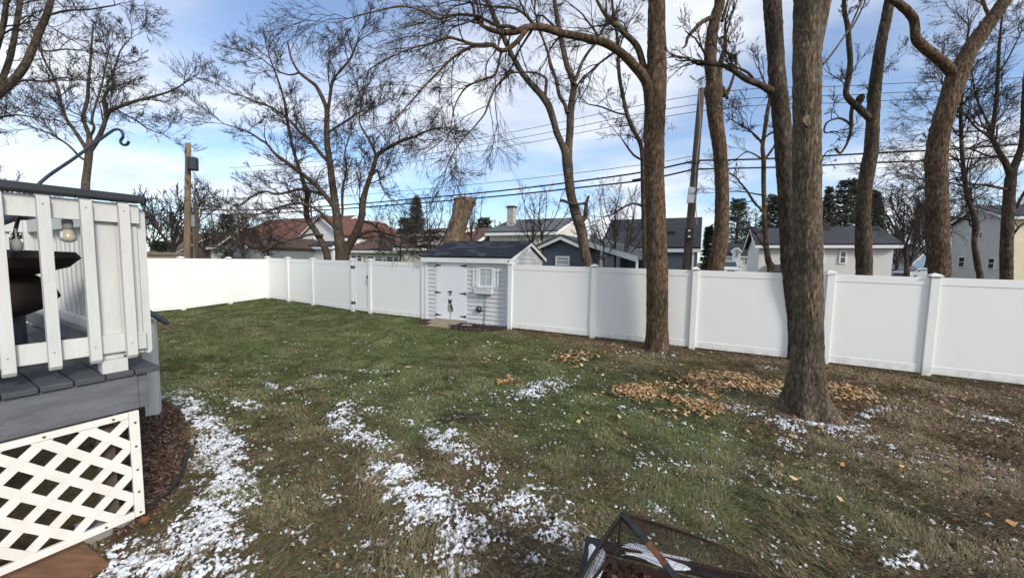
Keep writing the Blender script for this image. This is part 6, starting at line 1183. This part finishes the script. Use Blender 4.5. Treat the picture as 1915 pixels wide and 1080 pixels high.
SV = []; SQ = []; nv = 0
for a in ((-4.2, 5.2, 1.9, 4.0, 0.009), (-5.0, 9.0, 4.0, 6.6, 0.0125), (-5.5, 9.5, 6.6, 9.5, 0.025)):
    V, q = snow_sheet(*a); SV.append(V); SQ.append(q + nv); nv += len(V)
tag(np_mesh('snow_patches', np.vstack(SV), [np.vstack(SQ)], M['snow'], None, smooth=True), 'thin patchy snow caught in the grass of the lawn', 'snow', kind='stuff')
BV = []; BC = []
def blades(n, y0, y1, half, wid, ln):
    x, y = yard_points(n, y0, y1, half); cl = fbm(np.stack([x * 9, y * 9, x * 0 + 3], -1), 2); k = rng.uniform(0, 1, len(x)) < 0.25 + 0.75 * ss(0.36, 0.58, cl); x, y, cl = x[k], y[k], cl[k]
    m = len(x); g = np.clip(green_map(x, y) + rng.normal(0, 0.22, m), 0, 1)[:, None]
    a = rng.uniform(0, 2 * math.pi, m) * 0.55 + 7 * fbm(np.stack([x * 1.7, y * 1.7, x * 0], -1), 2); lean = rng.uniform(0.7, 1.45, m); L = ln * rng.uniform(0.5, 1.3, m) * (0.6 + 0.8 * cl); W = wid * rng.uniform(0.6, 1.4, m)
    d = np.stack([np.cos(a) * np.sin(lean), np.sin(a) * np.sin(lean), np.cos(lean)], -1); s = np.stack([-np.sin(a), np.cos(a), np.zeros(m)], -1)
    b = np.stack([x, y, gz(x, y) + 0.002 + rng.uniform(0, 0.02, m)], -1)
    tri = np.stack([b - s * W[:, None] / 2, b + s * W[:, None] / 2, b + d * L[:, None]], 1)
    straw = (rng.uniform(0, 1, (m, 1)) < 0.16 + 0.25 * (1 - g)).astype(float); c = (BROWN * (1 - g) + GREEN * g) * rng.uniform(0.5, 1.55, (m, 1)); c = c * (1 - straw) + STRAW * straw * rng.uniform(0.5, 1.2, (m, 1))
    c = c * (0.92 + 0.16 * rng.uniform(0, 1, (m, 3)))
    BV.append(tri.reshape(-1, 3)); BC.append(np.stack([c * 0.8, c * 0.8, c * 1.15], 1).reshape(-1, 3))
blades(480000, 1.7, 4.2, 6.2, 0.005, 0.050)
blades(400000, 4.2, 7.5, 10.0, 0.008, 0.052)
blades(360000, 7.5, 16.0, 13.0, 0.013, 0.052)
BV = np.vstack(BV); BC = np.vstack(BC)
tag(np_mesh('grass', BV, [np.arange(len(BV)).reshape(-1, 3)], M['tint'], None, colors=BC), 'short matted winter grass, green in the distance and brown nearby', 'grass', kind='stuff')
# leaf litter: fine brown fragments everywhere, more under the trees
x, y = yard_points(150000, 1.8, 12, 11.5); k = rng.uniform(0, 1, len(x)) < np.clip(1.0 - green_map(x, y) * 1.15, 0.05, 1); x, y = x[k], y[k]
chips('leaf_litter', x, y, gz(x, y) + 0.018 + rng.uniform(0, 0.02, len(x)), 0.030, pal(len(x), [(0.12, 0.060, 0.038), (0.17, 0.095, 0.055), (0.06, 0.036, 0.026), (0.24, 0.165, 0.105), (0.035, 0.024, 0.018)], 0.35), 'crumbled brown leaf litter scattered through the lawn', 'leaf litter', 0.55, tilt=0.5, bend=0.1)
LEAFC = [(0.45, 0.27, 0.12), (0.40, 0.22, 0.09), (0.50, 0.35, 0.19), (0.29, 0.15, 0.065), (0.55, 0.42, 0.26), (0.17, 0.095, 0.055)]
def leaf_pile(px, n, size, label, lift=0.03, edge=1.0):
    r = [G(*p) for p in px]; R = np.array(spline(np.vstack([r, r[:1]]), len(r) * 5)); x = rng.uniform(R[:, 0].min(), R[:, 0].max(), n * 6); y = rng.uniform(R[:, 1].min(), R[:, 1].max(), n * 6); k = in_poly(x, y, R) & (fbm(np.stack([x * 3.2, y * 3.2, x * 0 + n], -1), 2) + rng.normal(0, 0.08, len(x)) > 0.44); x, y = x[k][:n], y[k][:n]
    x = x + rng.normal(0, 0.09, len(x)) * edge; y = y + rng.normal(0, 0.08, len(x)) * edge
    chips('leaf_pile', x, y, gz(x, y) + 0.026 + rng.uniform(0, lift * 0.8, len(x)), size, pal(len(x), LEAFC, 0.25), label, 'leaves', 0.60, tilt=0.28, bend=0.26)
leaf_pile([(1150, 728), (1200, 722), (1250, 716), (1300, 708), (1340, 722), (1335, 745), (1350, 770), (1300, 778), (1240, 775), (1205, 755), (1160, 740)], 1700, 0.054, 'broad pile of tan fallen leaves left of the nearest trunk')
leaf_pile([(1300, 708), (1340, 702), (1380, 700), (1420, 712), (1465, 722), (1462, 734), (1400, 732), (1340, 722)], 1000, 0.054, 'band of tan fallen leaves stretching behind the nearest trunk')
leaf_pile([(1548, 722), (1580, 724), (1615, 735), (1635, 748), (1600, 752), (1550, 750)], 420, 0.062, 'small drift of orange tan leaves right of the nearest trunk')
leaf_pile([(1035, 664), (1080, 658), (1125, 662), (1120, 674), (1070, 678), (1040, 672)], 150, 0.08, 'thin scatter of leaves on the green lawn beyond the shed', 0.02)
leaf_pile([(942, 712), (965, 709), (980, 716), (960, 722), (944, 720)], 45, 0.08, 'tiny clump of tan leaves in the middle of the lawn', 0.03)
leaf_pile([(1360, 800), (1400, 806), (1415, 816), (1385, 816)], 22, 0.07, 'few tan leaves in front of the nearest trunk', 0.02)
leaf_pile([(800, 650), (900, 640), (1030, 655), (1120, 690), (1000, 700), (860, 672)], 70, 0.075, 'sparse tan leaves strewn over the lawn in front of the shed', 0.01)
leaf_pile([(1000, 640), (1200, 655), (1300, 690), (1500, 700), (1900, 760), (1900, 1000), (1400, 900), (1100, 800)], 420, 0.06, 'sparse brown leaves strewn under the tree trunks', 0.01)
def big_leaf(x, y, s, lb, c):
    p = G(x, y); a = random.uniform(0, 6.28); f = np.array([math.cos(a), math.sin(a), 0]); w = np.array([-f[1], f[0], 0]); V = [p + [0, 0, 0.035]]
    out = [(1.0, 0), (0.55, 0.3), (0.5, 0.7), (0.1, 0.45), (-0.4, 0.55), (-0.75, 0.15), (-0.9, 0), (-0.75, -0.2), (-0.4, -0.6), (0.1, -0.42), (0.5, -0.65), (0.55, -0.25)]
    V += [p + f * u * s + w * v * s + [0, 0, 0.035 + s * (0.45 * abs(v) + 0.25 * u * u)] for u, v in out]; n = len(out)
    o = MB().add(V, [(0, 1 + i, 1 + (i + 1) % n) for i in range(n)]).build('fallen_leaf', mat('dry_leaf', c, 0.9, 0.3, 20), None); tag(o, lb, 'leaf', 'single fallen leaves on the lawn')
big_leaf(762, 691, 0.075, 'pale curled leaf lying alone in the middle of the green lawn', (0.50, 0.40, 0.26))
big_leaf(497, 670, 0.06, 'tan leaf on the lawn left of the middle', (0.44, 0.30, 0.16))
big_leaf(533, 643, 0.06, 'pale leaf on the green lawn nearest the white corner fence', (0.52, 0.42, 0.28))
big_leaf(770, 740, 0.055, 'brown leaf in front of the pale curled leaf', (0.28, 0.16, 0.08))
big_leaf(820, 612, 0.06, 'leaf lying just before the shed ramp', (0.46, 0.32, 0.18))
big_leaf(270, 982, 0.06, 'rust brown leaf at the foot of the lattice corner', (0.20, 0.085, 0.035))
# twigs fallen on the lawn
def fallen(px, lb, n, r=0.004):
    c = G(*px); m = MB()
    for i in range(n): a = random.uniform(-0.5, 0.9); l = random.uniform(0.12, 0.4); d = np.array([math.cos(a), math.sin(a), 0]); p = c + [random.uniform(-.22, .22), random.uniform(-.15, .15), random.uniform(0.02, 0.06)]; m.tube(spline([p - d * l / 2, p + [0, 0, 0.02], p + d * l / 2 + [0, 0, random.uniform(0, 0.05)]], 6), r, 5)
    tag(m.build('fallen_twigs', M['twig'], None), lb, 'twigs', kind='stuff')
fallen((875, 785), 'small heap of fallen dark twigs in the middle of the lawn', 26)
stalk = empty('bare_stalk', G(960, 1085), 'single thin bare stalk rising in front of the snow patches', 'plant')
MB().tube(spline([G(960, 1085), at(945, 1020, 2.3), at(935, 970, 2.45), at(927, 925, 2.6), at(915, 880, 2.75)], 30), np.linspace(0.0045, 0.0015, 30), 6).build('stem', M['twig'], stalk, smooth=True)
for a, b in (((943, 1010), (958, 985)), ((934, 965), (918, 940)), ((928, 930), (940, 905))): MB().tube([at(*a, 2.35), at(*b, 2.45)], [0.002, 0.001], 5).build('side_shoot', M['twig'], stalk)
